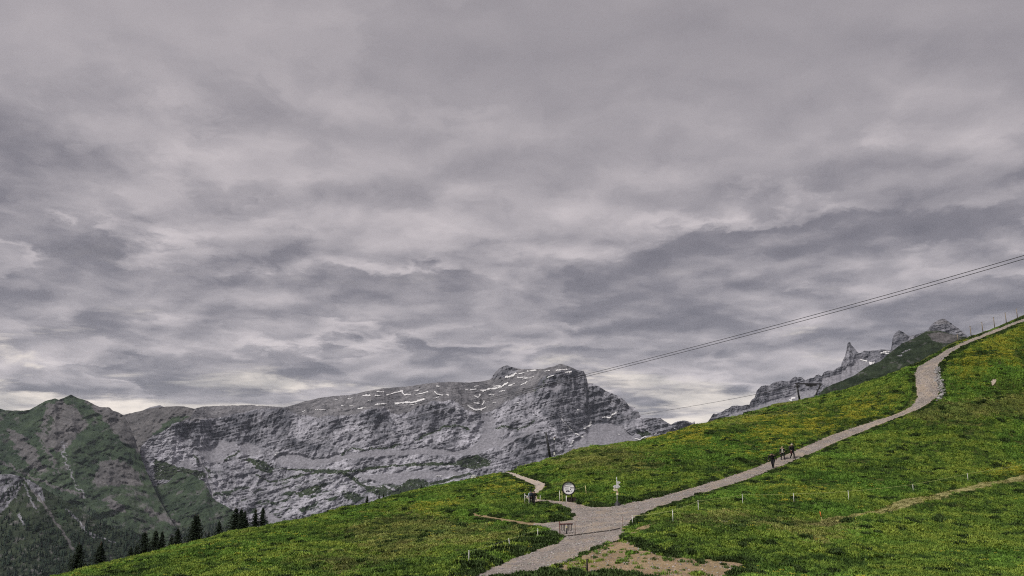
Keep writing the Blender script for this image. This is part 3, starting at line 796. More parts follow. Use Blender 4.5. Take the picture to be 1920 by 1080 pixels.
# ------------------------------------------------------------------ ways on the hill
def sheet(name, poly, mat, lift, step=2.0, rag=2.0, gaps=0.0):
    poly = np.array(poly, float)
    x0, y0 = poly.min(0) - 3; x1, y1 = poly.max(0) + 3
    xs = np.arange(x0, x1 + step, step); ys = np.arange(y0, y1 + step, step * .5)
    PX, PY = np.meshgrid(xs, ys)
    yc = np.interp(PX, crest[:, 0], crest[:, 1])
    P0 = hill_point(PX.ravel(), PY.ravel())
    wx = PX + rag * 1.6 * fbm(P0 / 1.3, 4, .6).reshape(PX.shape); wy = PY + rag * .5 * fbm(P0 / 1.3 + 50, 4, .6).reshape(PX.shape)
    ok = in_poly(wx, wy, poly) & (PY >= yc)
    if gaps > 0:
        ok &= (fbm(P0 / np.array([1.6, 1.6, 1.6]) + 3, 4, .6).reshape(PX.shape) < .5 - gaps)
    P = ground_point(PX.ravel(), PY.ravel(), lift)
    P[:, 2] += .02 * fbm(P / .5, 2)
    Fg = grid_faces(*PX.shape)
    keep = ok.ravel()[Fg].all(1)
    f = Fg[keep]; u, inv = np.unique(f, return_inverse=True)
    o = mesh_obj(name, P[u], inv.reshape(-1, 4), mat, None, True)
    ed = line_dist(PX.ravel()[u], PY.ravel()[u] * 1.0, np.vstack([poly, poly[:1]]))
    at = o.data.attributes.new("border", 'FLOAT', 'POINT'); at.data.foreach_set("value", np.clip(1 - ed / 5.0, 0, 1).astype(np.float32))
    return tag(o, kind='structure')
def gravel_mat(name, stops, dirt):
    m, t, b = base_mat(name, 0.95, 0.15)
    p = t.new('ShaderNodeNewGeometry').outputs['Position']
    n = t.noise(p, 0.5, 5, 0.6)
    vo = t.new('ShaderNodeTexVoronoi'); vo.inputs['Scale'].default_value = 12.0
    t.put(vo.inputs['Vector'], p)
    g = t.noise(p, 4.5, 6, 0.78)
    c = t.ramp(t.math('ADD', t.math('MULTIPLY', g, .7), t.math('MULTIPLY', n, .3)), stops)
    sv = t.new('ShaderNodeSeparateColor'); t.put(sv.inputs[0], vo.outputs['Color'])
    c = t.vmath('SCALE', c, scale=t.smooth(sv.outputs[0], 0, 1, .66, 1.28))
    c = t.mix(t.math('MULTIPLY', t.smooth(n, .47, .62), .65), c, (*dirt, 1))
    c = t.vmath('SCALE', c, scale=t.smooth(t.noise(p, .35, 5, .6), .3, .7, .84, 1.12))
    bo = t.new('ShaderNodeAttribute', attribute_name='border')                 # trodden sandy margin
    c = t.mix(t.math('MULTIPLY', t.smooth(t.math('ADD', bo.outputs['Fac'], t.math('MULTIPLY', g, .9)), .75, 1.25), .55), c, (*[min(1, q * 1.12) for q in dirt], 1))
    t.put(b.inputs['Base Color'], c)
    bp = t.new('ShaderNodeBump'); bp.inputs['Strength'].default_value = .8; bp.inputs['Distance'].default_value = .06
    t.put(bp.inputs['Height'], sv.outputs[0]); t.l.new(bp.outputs[0], b.inputs['Normal'])
    return m
M_GRAVEL = gravel_mat("crushed_stone", [(.28, (.135, .119, .110)), (.5, (.262, .230, .210)), (.72, (.395, .350, .322))], (.33, .268, .208))
M_PALE = gravel_mat("pale_gravel", [(.28, (.30, .26, .22)), (.5, (.42, .36, .31)), (.72, (.54, .47, .41))], (.46, .38, .30))
M_EARTH = gravel_mat("bare_earth", [(.28, (.15, .108, .068)), (.5, (.28, .205, .13)), (.72, (.40, .305, .205))], (.24, .185, .095))
sheet("gravel_path", MAINPATH, M_GRAVEL, .02)
sheet("footpath", SIDEPATH, M_PALE, .035, 1.5, 1.2)
sheet("dirt_track", DIRTTRACK, M_EARTH, .015, 1.5, 3.5, .18)
sheet("bare_earth", BAREEARTH, M_EARTH, .012, 2.0, 9.0, .03)
sheet("bare_earth", EARTH2, M_EARTH, .03, 1.5, 3.0)
M_STRAW = gravel_mat("worn_straw_turf", [(.28, (.20, .19, .08)), (.5, (.31, .285, .125)), (.72, (.42, .38, .18))], (.26, .25, .10))
sheet("worn_track", [(1600, 972), (1640, 959), (1700, 942.5), (1780, 923), (1850, 907), (1960, 884), (1960, 898), (1850, 919), (1780, 937), (1700, 955), (1650, 968), (1600, 978)], M_STRAW, .05, 2.0, 5.0, .15)
sheet("sand_patch", SANDPATCH, M_PALE, .06, 1.0, 1.0)

# ------------------------------------------------------------------ instanced cover (grass, gravel, far forest)
HIDDEN = {}
def stash(name, objs):
    c = bpy.data.collections.new(name)
    for o in objs:
        for cc in list(o.users_collection): cc.objects.unlink(o)
        c.objects.link(o)
    HIDDEN[name] = c
    return c
def scatter(name, coll, P, idx, scl, rotz, col, label, cat):
    me = bpy.data.meshes.new(name)
    me.vertices.add(len(P)); me.vertices.foreach_set("co", np.asarray(P, np.float32).ravel())
    def att(n, typ, dat, key):
        a = me.attributes.new(n, typ, 'POINT'); a.data.foreach_set(key, np.ascontiguousarray(dat).ravel())
    att("pick", 'INT', idx.astype(np.int32), "value")
    att("size", 'FLOAT_VECTOR', scl.astype(np.float32), "vector")
    rot = np.zeros((len(P), 3), np.float32); rot[:, 2] = rotz; rot[:, 0] = rng.normal(0, .08, len(P)); rot[:, 1] = rng.normal(0, .08, len(P))
    att("turn", 'FLOAT_VECTOR', rot, "vector")
    c4 = np.ones((len(P), 4), np.float32); c4[:, :3] = col
    att("tint", 'FLOAT_COLOR', c4, "color")
    o = bpy.data.objects.new(name, me); COL.objects.link(o)
    g = bpy.data.node_groups.new(name + "_nodes", 'GeometryNodeTree')
    g.interface.new_socket("Geometry", in_out='INPUT', socket_type='NodeSocketGeometry')
    g.interface.new_socket("Geometry", in_out='OUTPUT', socket_type='NodeSocketGeometry')
    N = g.nodes; L = g.links
    gi = N.new('NodeGroupInput'); go = N.new('NodeGroupOutput')
    iop = N.new('GeometryNodeInstanceOnPoints'); ci = N.new('GeometryNodeCollectionInfo')
    ci.inputs['Collection'].default_value = coll
    ci.inputs['Separate Children'].default_value = True
    ci.inputs['Reset Children'].default_value = True
    L.new(gi.outputs[0], iop.inputs['Points']); L.new(ci.outputs[0], iop.inputs['Instance'])
    iop.inputs['Pick Instance'].default_value = True
    for nm, typ, sock in (("pick", 'INT', 'Instance Index'), ("size", 'FLOAT_VECTOR', 'Scale'), ("turn", 'FLOAT_VECTOR', 'Rotation')):
        na = N.new('GeometryNodeInputNamedAttribute'); na.data_type = typ; na.inputs['Name'].default_value = nm
        ov = [s_ for s_ in na.outputs if s_.enabled][0]
        L.new(ov, iop.inputs[sock])
    L.new(iop.outputs[0], go.inputs[0])
    md = o.modifiers.new("scatter", 'NODES'); md.node_group = g
    tag(o, label, cat, None, 'stuff')
    return o
def tint_mat(name, rough=.75, spec=.15, trans=.0, var=.25):
    m, t, b = base_mat(name, rough, spec)
    at = t.new('ShaderNodeAttribute', attribute_name='tint', attribute_type='INSTANCER')
    gm = t.new('ShaderNodeAttribute', attribute_name='shade')
    t.put(b.inputs['Base Color'], t.vmath('SCALE', at.outputs['Color'], scale=gm.outputs['Fac']))
    return m
M_BLADE = tint_mat("grass_blades")
m, t, b = base_mat("yellow_petals", .6, .2)
p = t.new('ShaderNodeNewGeometry').outputs['Position']
t.put(b.inputs['Base Color'], t.ramp(t.noise(p, 2.0, 3), [(.35, (.36, .31, .02)), (.65, (.52, .46, .05))]))
M_PETAL = m
def blade_mesh(name, nb, rad, h0, h1, wd, lean, petals=0, dome=0.0, r_=None):
    r = np.random.default_rng(r_)
    V = []; Fc = []; sh = []; mi = []
    for k in range(nb):
        a = r.uniform(0, 2 * math.pi); q = rad * math.sqrt(r.uniform()); x, y = q * math.cos(a), q * math.sin(a)
        h = r.uniform(h0, h1) * (1 - .45 * (q / rad) ** 2); ba = r.uniform(0, 2 * math.pi); l = lean * r.uniform(.3, 1) * h
        wx, wy = -math.sin(ba) * wd * .5, math.cos(ba) * wd * .5
        zb = -.05
        b0 = len(V)
        mx, my = x + math.cos(ba) * l * .35, y + math.sin(ba) * l * .35
        tx, ty = x + math.cos(ba) * l, y + math.sin(ba) * l
        V += [(x - wx * .8, y - wy * .8, zb), (x + wx * .8, y + wy * .8, zb), (mx + wx, my + wy, h * .6), (mx - wx, my - wy, h * .6), (tx, ty, h)]
        Fc += [[b0, b0 + 1, b0 + 2, b0 + 3], [b0 + 3, b0 + 2, b0 + 4]]
        s_ = r.uniform(.82, 1.18); sh += [s_] * 5; mi += [0, 0]
    for k in range(petals):
        a = r.uniform(0, 2 * math.pi); q = rad * math.sqrt(r.uniform()); x, y = q * math.cos(a), q * math.sin(a); z = r.uniform(h1 * .8, h1 * 1.2); e = .026
        b0 = len(V)
        V += [(x - e, y, z), (x, y - e, z + .008), (x + e, y, z), (x, y + e, z + .008), (x, y, z + .03)]
        Fc += [[b0, b0 + 1, b0 + 4], [b0 + 1, b0 + 2, b0 + 4], [b0 + 2, b0 + 3, b0 + 4], [b0 + 3, b0, b0 + 4]]
        sh += [1.0] * 5; mi += [1] * 4
    o = mesh_obj(name, np.array(V), Fc, M_BLADE)
    o.data.materials.append(M_PETAL)
    o.data.polygons.foreach_set("material_index", mi)
    at = o.data.attributes.new("shade", 'FLOAT', 'POINT'); at.data.foreach_set("value", np.array(sh, np.float32))
    return o
tufts = [blade_mesh("tuft_a", 34, .30, .10, .24, .05, .8, 0, r_=1), blade_mesh("tuft_b", 30, .26, .08, .20, .06, 1.0, 0, r_=2), blade_mesh("tuft_c", 38, .34, .12, .30, .045, .6, 0, r_=3),
         blade_mesh("tuft_d_broad", 20, .26, .10, .24, .13, 1.1, 0, r_=4), blade_mesh("tuft_e_flower", 26, .28, .08, .18, .05, .8, 16, r_=5), blade_mesh("tuft_f_shrub", 60, .36, .16, .34, .075, .7, 0, r_=6)]
tuft_coll = stash("turf_pieces", tufts)

def sample_ground(n, x0, x1, ytop_pad, y1):
    """points spread evenly over the visible hill by real area"""
    cols = np.linspace(x0, x1, 420); fr = np.linspace(0, 1, 220)
    yc = np.interp(cols, crest[:, 0], crest[:, 1])
    PY = yc[None] + (np.maximum(y1, yc + 20) - yc)[None] * fr[:, None]
    PX = np.broadcast_to(cols, PY.shape)
    H = hill_point(PX.ravel(), PY.ravel()).reshape(PY.shape + (3,))
    d1 = H[1:, :-1] - H[:-1, :-1]; d2 = H[:-1, 1:] - H[:-1, :-1]
    A = np.linalg.norm(np.cross(d1, d2), axis=-1)
    pr = A.ravel() / A.sum()
    k = rng.choice(A.size, n, p=pr); j, i = np.divmod(k, A.shape[1])
    u = rng.random(n); v = rng.random(n)
    px = cols[i] + (cols[1] - cols[0]) * u
    py = PY[j, i] + (PY[j + 1, i] - PY[j, i]) * v
    return px, py, A.sum()
NG = 300000
gpx, gpy, AREA = sample_ground(NG, -60, 1990, 0, 1100)
GP = ground_point(gpx, gpy)
H0 = hill_point(gpx, gpy)
fx_ = np.where((gpy < 925) | ((gpx < 1005) & (gpy < 990)), .35, 1.0)
wx = gpx + fx_ * (8 * fbm(H0 / 1.6, 4) + rng.normal(0, 2.4, NG)); wy = gpy + fx_ * (2.4 * fbm(H0 / 1.6 + 9, 4) + rng.normal(0, .8, NG))
onpath = path_mask(wx, wy) | in_poly(wx, wy, DIRTTRACK) | in_poly(gpx, gpy, SANDPATCH)
onearth = in_poly(wx, wy, BAREEARTH) | in_poly(wx, wy, EARTH2)
earth_gap = (fbm(H0 / 1.6 + 3, 4, .6) > .38) | (rng.random(NG) < .05)
fgfringe = (gpy > 1078 - 16 * fbm(np.stack([gpx / 30, gpx * 0, gpx * 0], 1), 4, .65) + 10 * np.abs((gpx - 1085) / 130) ** 4 + rng.normal(0, 2.0, NG)) & (gpx > 900) & (gpx < 1300)
big_n = fbm(H0 / 9.0, 4); mid = fbm(H0 / 2.6 + 5, 4, .6); fin = fbm(H0 / .9 + 8, 3, .6)
tread = fbm(np.stack([H0[:, 0] * .07, H0[:, 1] * .07, H0[:, 2] * 1.1], 1), 4, .6)
yel = np.zeros(NG); brn = np.zeros(NG)
ww = gpx + 110 * fbm(H0 / 7 + 2, 5, .65) + rng.normal(0, 14, NG), gpy + 30 * fbm(H0 / 7 + 30, 5, .65) + rng.normal(0, 5, NG)
for pz_ in YELLOW: yel = np.maximum(yel, in_poly(ww[0], ww[1], pz_))
for pz_ in BROWNISH: brn = np.maximum(brn, in_poly(ww[0], ww[1], pz_))
mown = in_poly(gpx + 5 * mid, gpy + 3 * fin, MOWN).astype(float)
track = (line_dist(gpx, gpy, [(712, 961), (730, 963), (744, 972)]) < 1.6) | (line_dist(gpx, gpy, [(680, 962), (700, 964), (714, 973)]) < 1.3) | (line_dist(gpx, gpy, [(1620, 743), (1700, 748)]) < 1.0) | (line_dist(gpx, gpy, [(1870, 651), (1885, 656), (1920, 659)]) < 1.6)
g_dark, g_mid, g_yel, g_dry, g_fresh = (np.array(c) for c in ((.040, .080, .018), (.132, .215, .034), (.232, .300, .048), (.24, .212, .085), (.108, .225, .034)))
tt = np.clip(.48 + 1.1 * mid + 1.1 * tread + 1.0 * fin + rng.normal(0, .07, NG), 0, 1)[:, None]
colr = np.where(tt < .5, g_dark + (g_mid - g_dark) * tt * 2, g_mid + (g_yel - g_mid) * (tt * 2 - 1))
fr = sstep(big_n + rng.normal(0, .05, NG), -.10, .30)[:, None] * .72
colr = colr * (1 - fr) + (g_fresh * (.55 + .8 * tt)) * fr
dr = (np.clip(brn * (.40 + .5 * mid), 0, 1) + sstep(fbm(H0 / 4 + 77, 4, .6), .25, .5) * .3)[:, None]
dr = np.clip(dr, 0, .8)
colr = colr * (1 - dr) + g_dry * (.6 + .7 * tt) * dr
ye = (np.clip(yel * (.22 + .9 * mid + .5 * fin), 0, .6))[:, None]
colr = colr * (1 - ye) + np.array([.25, .235, .026]) * (.6 + .7 * tt) * ye
mo = (mown * .75)[:, None]
colr = colr * (1 - mo) + np.array([.33, .30, .125]) * (.7 + .6 * tt) * mo
colr = np.where(track[:, None], np.array([.24, .25, .06]), colr)
pick = rng.choice(3, NG)
pick = np.where(rng.random(NG) < .05 + .12 * (mid > .1), 3, pick)
shr_n = fbm(H0 / 1.9 + 60, 4, .6)
shrub = (shr_n > .34) & (mown < .5)
edge = (soft_path(gpx, gpy) > .03) & ~onpath & ~onearth
lowleft = in_poly(ww[0], ww[1], [(860, 1085), (900, 1050), (960, 1025), (1020, 1000), (1060, 1005), (1050, 1022), (1000, 1035), (930, 1065), (890, 1085)])
shrub |= (edge | lowleft) & (shr_n > .02)
shrub |= fgfringe
pick = np.where(shrub, 5, pick)
flo = (yel * (mid > -.1) * (rng.random(NG) < .24)) > 0
flo |= (rng.random(NG) < .012 * (big_n > .05))
pick = np.where(flo & ~shrub, 4, pick)
colr = np.where((pick == 5)[:, None], np.array([.038, .064, .017]) * (.6 + rng.random(NG)[:, None] * 1.0), colr)
colr = np.clip(colr, .006, .4)
sc = rng.uniform(.55, 1.15, NG) * (1 + .5 * mid + .45 * fin)
sz = np.stack([sc, sc, sc * rng.uniform(.8, 1.25, NG)], 1)
sz[:, 2] *= np.where(mown > .5, .35, 1) * np.where(track, .25, 1)
sz[lowleft & (pick != 5)] *= 1.3; sz[lowleft & (pick == 5)] *= 1.3
sz[fgfringe] *= 1.3
sz[edge] *= np.where((gpy[edge] < 925) | ((gpx[edge] < 1005) & (gpy[edge] < 990)), .55, .85)[:, None]
thin = .5 * mid + .5 * fin + .5 * tread + rng.normal(0, .10, NG)
keep = (~onpath & ~(onearth & ~earth_gap) & ((thin > -.22) | (pick == 5)) & ~((mown > .5) & (rng.random(NG) < .35))) | fgfringe
for cx_, cy_, rx_, ry_ in ((1067, 941, 16, 5), (1157.5, 949, 9, 3), (1051, 941, 8, 3), (988, 947, 8, 3), (1000, 948, 11, 3), (1062, 1005, 14, 4)):
    keep &= ~((((gpx - cx_) / rx_) ** 2 + ((gpy - cy_) / ry_) ** 2 < 1) & (gpy > cy_ - ry_ * .6))
order = np.nonzero(keep)[0]
scatter("meadow_grass", tuft_coll, GP[order], pick[order], sz[order], rng.uniform(0, 6.28, len(order)), colr[order],
        "rough green alpine meadow grass covering the whole hillside", "grass")

# loose stones on the ways
M_STONE = tint_mat("loose_stone", .9, .2)
def stone_mesh(name, seed):
    bm = bmesh.new(); bmesh.ops.create_icosphere(bm, subdivisions=1, radius=1.0)
    r = np.random.default_rng(seed)
    for v in bm.verts: v.co = Vector((v.co.x * 1.1, v.co.y * .9, v.co.z * .6)) * r.uniform(.72, 1.15)
    me = bpy.data.meshes.new(name); bm.to_mesh(me); bm.free(); me.materials.append(M_STONE)
    o = bpy.data.objects.new(name, me); COL.objects.link(o)
    at = me.attributes.new("shade", 'FLOAT', 'POINT'); at.data.foreach_set("value", np.ones(len(me.vertices), np.float32))
    return o
stone_coll = stash("stone_pieces", [stone_mesh("stone_%s" % c_, k) for k, c_ in enumerate("abcd")])
spx, spy, _ = sample_ground(260000, 860, 1960, 0, 1095)
sel = path_mask(spx, spy) | (in_poly(spx, spy, BAREEARTH) & (rng.random(len(spx)) < .35))
H1 = hill_point(spx, spy)
sel &= (fbm(H1 / 1.5, 3) + rng.normal(0, .25, len(spx)) > -.05)
spx, spy = spx[sel], spy[sel]
SP = ground_point(spx, spy, .02)
ss = np.exp(rng.normal(-3.15, .48, len(SP))); ss = np.clip(ss, .018, .11)
g_ = rng.uniform(.15, .42, len(SP))[:, None] * np.array([[1.0, .93, .90]]) * (1 + rng.normal(0, .04, (len(SP), 3)))
scatter("gravel", stone_coll, SP, rng.integers(0, 4, len(SP)), np.stack([ss] * 3, 1), rng.uniform(0, 6.28, len(SP)), np.clip(g_, .05, .55),
        "loose grey gravel stones strewn over the path", "gravel")
# stone rubble along the right side of the bend and the left verge
n = 420
tb = rng.random(n)
ex = np.interp(tb, [0, .25, .5, .75, 1], [1757, 1759, 1765, 1768, 1762]) + rng.normal(0, 3.2, n)
ey = np.interp(tb, [0, .25, .5, .75, 1], [688, 706, 724, 738, 750]) + rng.normal(0, 1.5, n)
RB = ground_point(ex, ey, .05)
ss = np.clip(np.exp(rng.normal(-2.05, .4, n)), .06, .3)
g_ = rng.uniform(.16, .42, n)[:, None] * np.array([[1.0, .97, .97]])
scatter("rubble", stone_coll, RB, rng.integers(0, 4, n), np.stack([ss] * 3, 1), rng.uniform(0, 6.28, n), g_, "pale stone rubble heaped along the outer side of the path bend", "rubble")

# ------------------------------------------------------------------ spruces
m, t, b = base_mat("spruce_needles", .8, .1)
p = t.new('ShaderNodeNewGeometry').outputs['Position']
t.put(b.inputs['Base Color'], t.ramp(t.noise(p, 1.2, 4, .6), [(.3, (.007, .012, .007)), (.7, (.018, .028, .015))]))
M_NEEDLE = m
M_BARK = plain("spruce_bark", (.05, .038, .028), .95, .3, 8)
def spruce_mesh(seed, lean=0.0, slim=1.0):
    """crown of drooping branch sprays for a tree of unit height 10 m"""
    r = np.random.default_rng(seed)
    V = []; Fc = []
    z = .5
    while z < 9.8:
        f_ = z / 10
        Rm = (2.05 * (1 - f_) ** 1.05 + .04) * slim
        nb = int(10 - 5 * f_)
        a0 = r.uniform(0, 6.28)
        for k in range(nb):
            a = a0 + 6.283 * k / nb + r.normal(0, .25)
            L = Rm * r.uniform(.55, 1.2)
            if r.random() < .07: continue
            ca, sa = math.cos(a), math.sin(a)
            seg = max(3, int(L / .26))
            for s_ in range(seg):
                q = (s_ + .6) / seg * L
                dz = -.38 * q + .16 * q * q / max(L, .3)
                wd = (.34 * (1 - s_ / seg) + .12) * r.uniform(.7, 1.3) * (1 - .82 * f_)
                for sd_ in (-1, 1):
                    b0 = len(V)
                    cx, cy, cz = ca * q, sa * q, z + dz
                    ox, oy = -sa * wd * sd_, ca * wd * sd_
                    fx_, fy_ = ca * .26 * (1 - .7 * f_), sa * .26 * (1 - .7 * f_)
                    V += [(cx, cy, cz + .03), (cx + ox + fx_ * .6, cy + oy + fy_ * .6, cz - .16 + r.normal(0, .05)), (cx + fx_, cy + fy_, cz - .08)]
                    Fc.append([b0, b0 + 1, b0 + 2])
                if r.random() < .8:
                    b0 = len(V)
                    V += [(ca * q - .10 * sa, sa * q + .10 * ca, z + dz), (ca * q + .10 * sa, sa * q - .10 * ca, z + dz), (ca * (q + .1), sa * (q + .1), z + dz - r.uniform(.2, .5))]
                    Fc.append([b0, b0 + 1, b0 + 2])
        z += r.uniform(.20, .34) * (1 - .35 * f_)
    for k in range(6):
        a = k; b0 = len(V)
        V += [(.06 * math.cos(a), .06 * math.sin(a), 9.2), (-.06 * math.cos(a), -.06 * math.sin(a), 9.2), (0, 0, 10.2)]
        Fc.append([b0, b0 + 1, b0 + 2])
    V = np.array(V); V[:, 0] += lean * V[:, 2]
    me = bpy.data.meshes.new("crown")
    me.from_pydata([tuple(v) for v in V], [], Fc); me.materials.append(M_NEEDLE)
    return me
crowns = [spruce_mesh(21), spruce_mesh(22, .012, .85), spruce_mesh(23, -.01, 1.15), spruce_mesh(24, .0, 1.0)]
_tm = MB().tube([(0, 0, -.5), (0, 0, 3), (0, 0, 7), (0, 0, 10)], [.17, .13, .07, .02], 7)
trunk_me = None
# (column, top row, metres behind the crest, mesh, width, label)
TREES = [
    (143, 1018, 30, 0, 1.15, "dark spruce farthest out on the lower left below the meadow edge"),
    (185, 1015, 34, 1, 1.1, "dark narrow spruce, second along the meadow edge from the picture's lower left"),
    (243, 1026, 30, 2, .9, "small spruce low beside the wide spruce at the meadow edge"),
    (254, 1022, 36, 1, .8, "thin spruce tip just left of the wide dark spruce"),
    (270, 996, 30, 2, 1.1, "wide dark spruce left of the close pair on the meadow edge"),
    (289, 993, 34, 0, 1.0, "left spruce of the close pair on the meadow edge"),
    (303, 996, 30, 1, 1.0, "right spruce of the close pair on the meadow edge"),
    (320, 1004, 34, 3, .9, "short bushy spruce leaning on the taller single spruce"),
    (331, 990, 30, 0, 1.0, "single medium spruce between the close pair and the twin-topped spruce"),
    (362, 964, 28, 3, .85, "left stem of the tall twin-topped spruce standing apart"),
    (368, 965, 33, 1, 1.2, "right stem of the tall twin-topped spruce standing apart"),
    (390, 997, 26, 1, .7, "tiny spruce in the gap beside the twin-topped spruce"),
    (410, 977, 28, 2, 1.0, "low round-topped spruce left of the big clump"),
    (438, 951, 28, 2, 1.0, "tallest leftmost spruce of the big dark clump"),
    (450, 953, 34, 0, 1.05, "middle spruce of the big dark clump"),
    (457, 957, 25, 3, 1.1, "right drooping spruce of the big dark clump"),
    (478, 954, 28, 1, .95, "slim left spruce of the pair nearest the grey rock face"),
    (491, 951, 30, 0, 1.0, "right spruce of the pair nearest the grey rock face"),
    (556, 967, 24, 1, .6, "tiny lone spruce tip on the crest below the rock slab"),
    (616, 957, 22, 1, .5, "very small spruce tip on the crest, second beyond the clumps"),
    (646, 947, 22, 1, .6, "small pointed spruce tip on the crest before the dark rock patch"),
    (688, 929, 24, 0, .9, "dark bushy spruce tip on the crest below the green rock patch"),
    (711, 926, 24, 2, .6, "left small spruce of two side by side on the upper crest"),
    (719, 925, 26, 1, .7, "right small spruce of two side by side on the upper crest"),
    (790, 908, 26, 1, .7, "lone spruce tip highest up the crest toward the footpath"),
]
for k, (px_, ty, d, mi_, wd, lab) in enumerate(TREES):
    base = back_z(px_, d)
    x_, z_ = ray(px_, ty)
    topz = float(z_) * base.y
    h = topz - base.z + .1
    t_ = empty("spruce_tree", base); tag(t_, lab, "tree", "spruces along the meadow edge")
    s_ = h / 10.1
    if trunk_me is None:
        tr = _tm.build("trunk", M_BARK, t_, True); trunk_me = tr.data
    else:
        tr = bpy.data.objects.new("trunk", trunk_me); COL.objects.link(tr); tr.parent = t_
    cr = bpy.data.objects.new("crown", crowns[mi_]); COL.objects.link(cr); cr.parent = t_
    wv = 2.35 * wd
    t_.scale = (s_ * wv, s_ * wv, s_); t_.rotation_euler = (0, 0, k * 1.7)

# far wood on the lower left slopes
def far_tree(name, seed):
    r = np.random.default_rng(seed); V = []; Fc = []
    for z0, z1, R in ((1.0, 5.5, 2.0), (3.5, 8, 1.55), (6, 10.2, 1.0)):
        b0 = len(V)
        n_ = 7
        for k in range(n_):
            a = 6.283 * k / n_ + r.uniform(0, .5); q = R * r.uniform(.7, 1.25)
            V.append((q * math.cos(a), q * math.sin(a), z0 + r.uniform(-.5, .3)))
        V.append((0, 0, z1))
        Fc += [[b0 + k, b0 + (k + 1) % n_, b0 + n_] for k in range(n_)]
    o = mesh_obj(name, np.array(V), Fc, M_FAR)
    at = o.data.attributes.new("shade", 'FLOAT', 'POINT'); at.data.foreach_set("value", np.ones(len(V), np.float32))
    return o
M_FAR = tint_mat("far_needles", .9, .05)
far_coll = stash("far_tree_pieces", [far_tree("far_tree_a", 1), far_tree("far_tree_b", 2)])
FP = []
def far_wood(G, n, dens):
    PX, PY, WX, WY, V = G
    j = rng.integers(0, PX.shape[0], n); i = rng.integers(0, PX.shape[1], n)
    x = PX[j, i]; y = PY[j, i]
    k = rng.random(n) < dens(x, y)
    FP.append(V[j[k], i[k]])
far_wood(RG, 60000, lambda x, y: np.where(in_poly(WX_ := x + 6 * rng.normal(size=x.size), y, R7((-300, 640), (60, 640), (300, 700), (420, 620), (560, 700), (700, 640), (1000, 760), (1400, 1200), (-300, 1200))),
                                          .05 * sstep(y, 930, 1010) + .02, .015 * (y > 900)) * (line_dist(x, y, R7((240, 440), (320, 530), (400, 650), (480, 760), (560, 900))) > 5))
def slope_wood(o, poly, n, dens):
    me = o.data
    co = np.empty(len(me.vertices) * 3, np.float32); me.vertices.foreach_get("co", co); co = co.reshape(-1, 3)
    u = co[:, 0] / co[:, 1]; zt = co[:, 2] / co[:, 1]
    dyc = zt; # back to picture coordinates
    vv = (dyc * math.cos(PITCH) - math.sin(PITCH)) / (math.cos(PITCH) + dyc * math.sin(PITCH))
    dy = math.cos(PITCH) - vv * math.sin(PITCH)
    px = 960 + u * dy * F; py = 540 - vv * F
    idx = np.nonzero(in_poly(px, py, poly))[0]
    if len(idx): 
        sel = rng.choice(idx, min(n, len(idx)), replace=False)
        P = co[sel].copy()
        nn = fbm(P / 120, 3)
        FP.append(P[nn + rng.normal(0, .15, len(P)) > dens])
slope_wood(peak, R7((440, 490), (600, 540), (760, 620), (1000, 740), (1080, 860), (700, 860), (520, 640)), 500, -.1)
slope_wood(peak, R7((-60, 600), (60, 640), (300, 760), (500, 900), (500, 1060), (-60, 1060)), 800, -.1)
slope_wood(apron, R7((900, 760), (1080, 700), (1250, 730), (1500, 690), (1660, 690), (1660, 800), (1300, 900), (900, 900)), 900, -.05)
slope_wood(apron, R7((760, 600), (1000, 640), (1100, 660), (1000, 760), (860, 700)), 60, 0)
FPa = np.concatenate(FP); n = len(FPa)
fs = rng.uniform(.9, 1.7, n)
scatter("far_forest", far_coll, FPa, rng.integers(0, 2, n), np.stack([fs, fs, fs * rng.uniform(.9, 1.3, n)], 1), rng.uniform(0, 6.28, n),
        np.array([[.026, .040, .030]]) * rng.uniform(.6, 1.6, n)[:, None], "dark far conifer forest on the lower slopes across the valley", "forest")

# ------------------------------------------------------------------ things
def gp(px, py, lift=0.0):
    return Vector(ground_point(px, py, lift)[0])
M_WHITE = plain("white_plastic", (.72, .72, .68), .5, .12)
M_YPOST = plain("pale_yellow_plastic", (.62, .56, .26), .5, .15)
M_TAPE = plain("yellow_green_tape", (.42, .46, .16), .6, .2, 20)
M_DARKM = plain("dark_steel", (.022, .022, .026), .55, .25, 5, .4)
M_GREYM = plain("galvanised_steel", (.42, .43, .44), .5, .2, 5, .5)
M_WOOD = plain("weathered_wood", (.26, .22, .18), .85, .3, 7)
M_DWOOD = plain("dark_wood", (.035, .028, .022), .85, .3, 7)
M_RED = plain("red_oxide", (.09, .028, .024), .7, .3, 6)
M_ORANGE = plain("orange_paint", (.75, .20, .05), .6, .15)
M_BOARD = plain("printed_panel_white", (.84, .83, .84), .5, .05)
M_PRINTG = plain("print_grey", (.62, .62, .65), .6, .15)
M_PRINTB = plain("print_teal", (.42, .50, .50), .6, .2)
M_PRINTD = plain("print_dark", (.05, .045, .07), .6, .2)
M_BLACK = plain("black_rubber", (.012, .012, .013), .7, .2)
M_YSIGN = plain("sign_yellow", (.78, .72, .50), .55, .1)
M_GSIGN = plain("sign_grey", (.60, .60, .60), .55, .12)

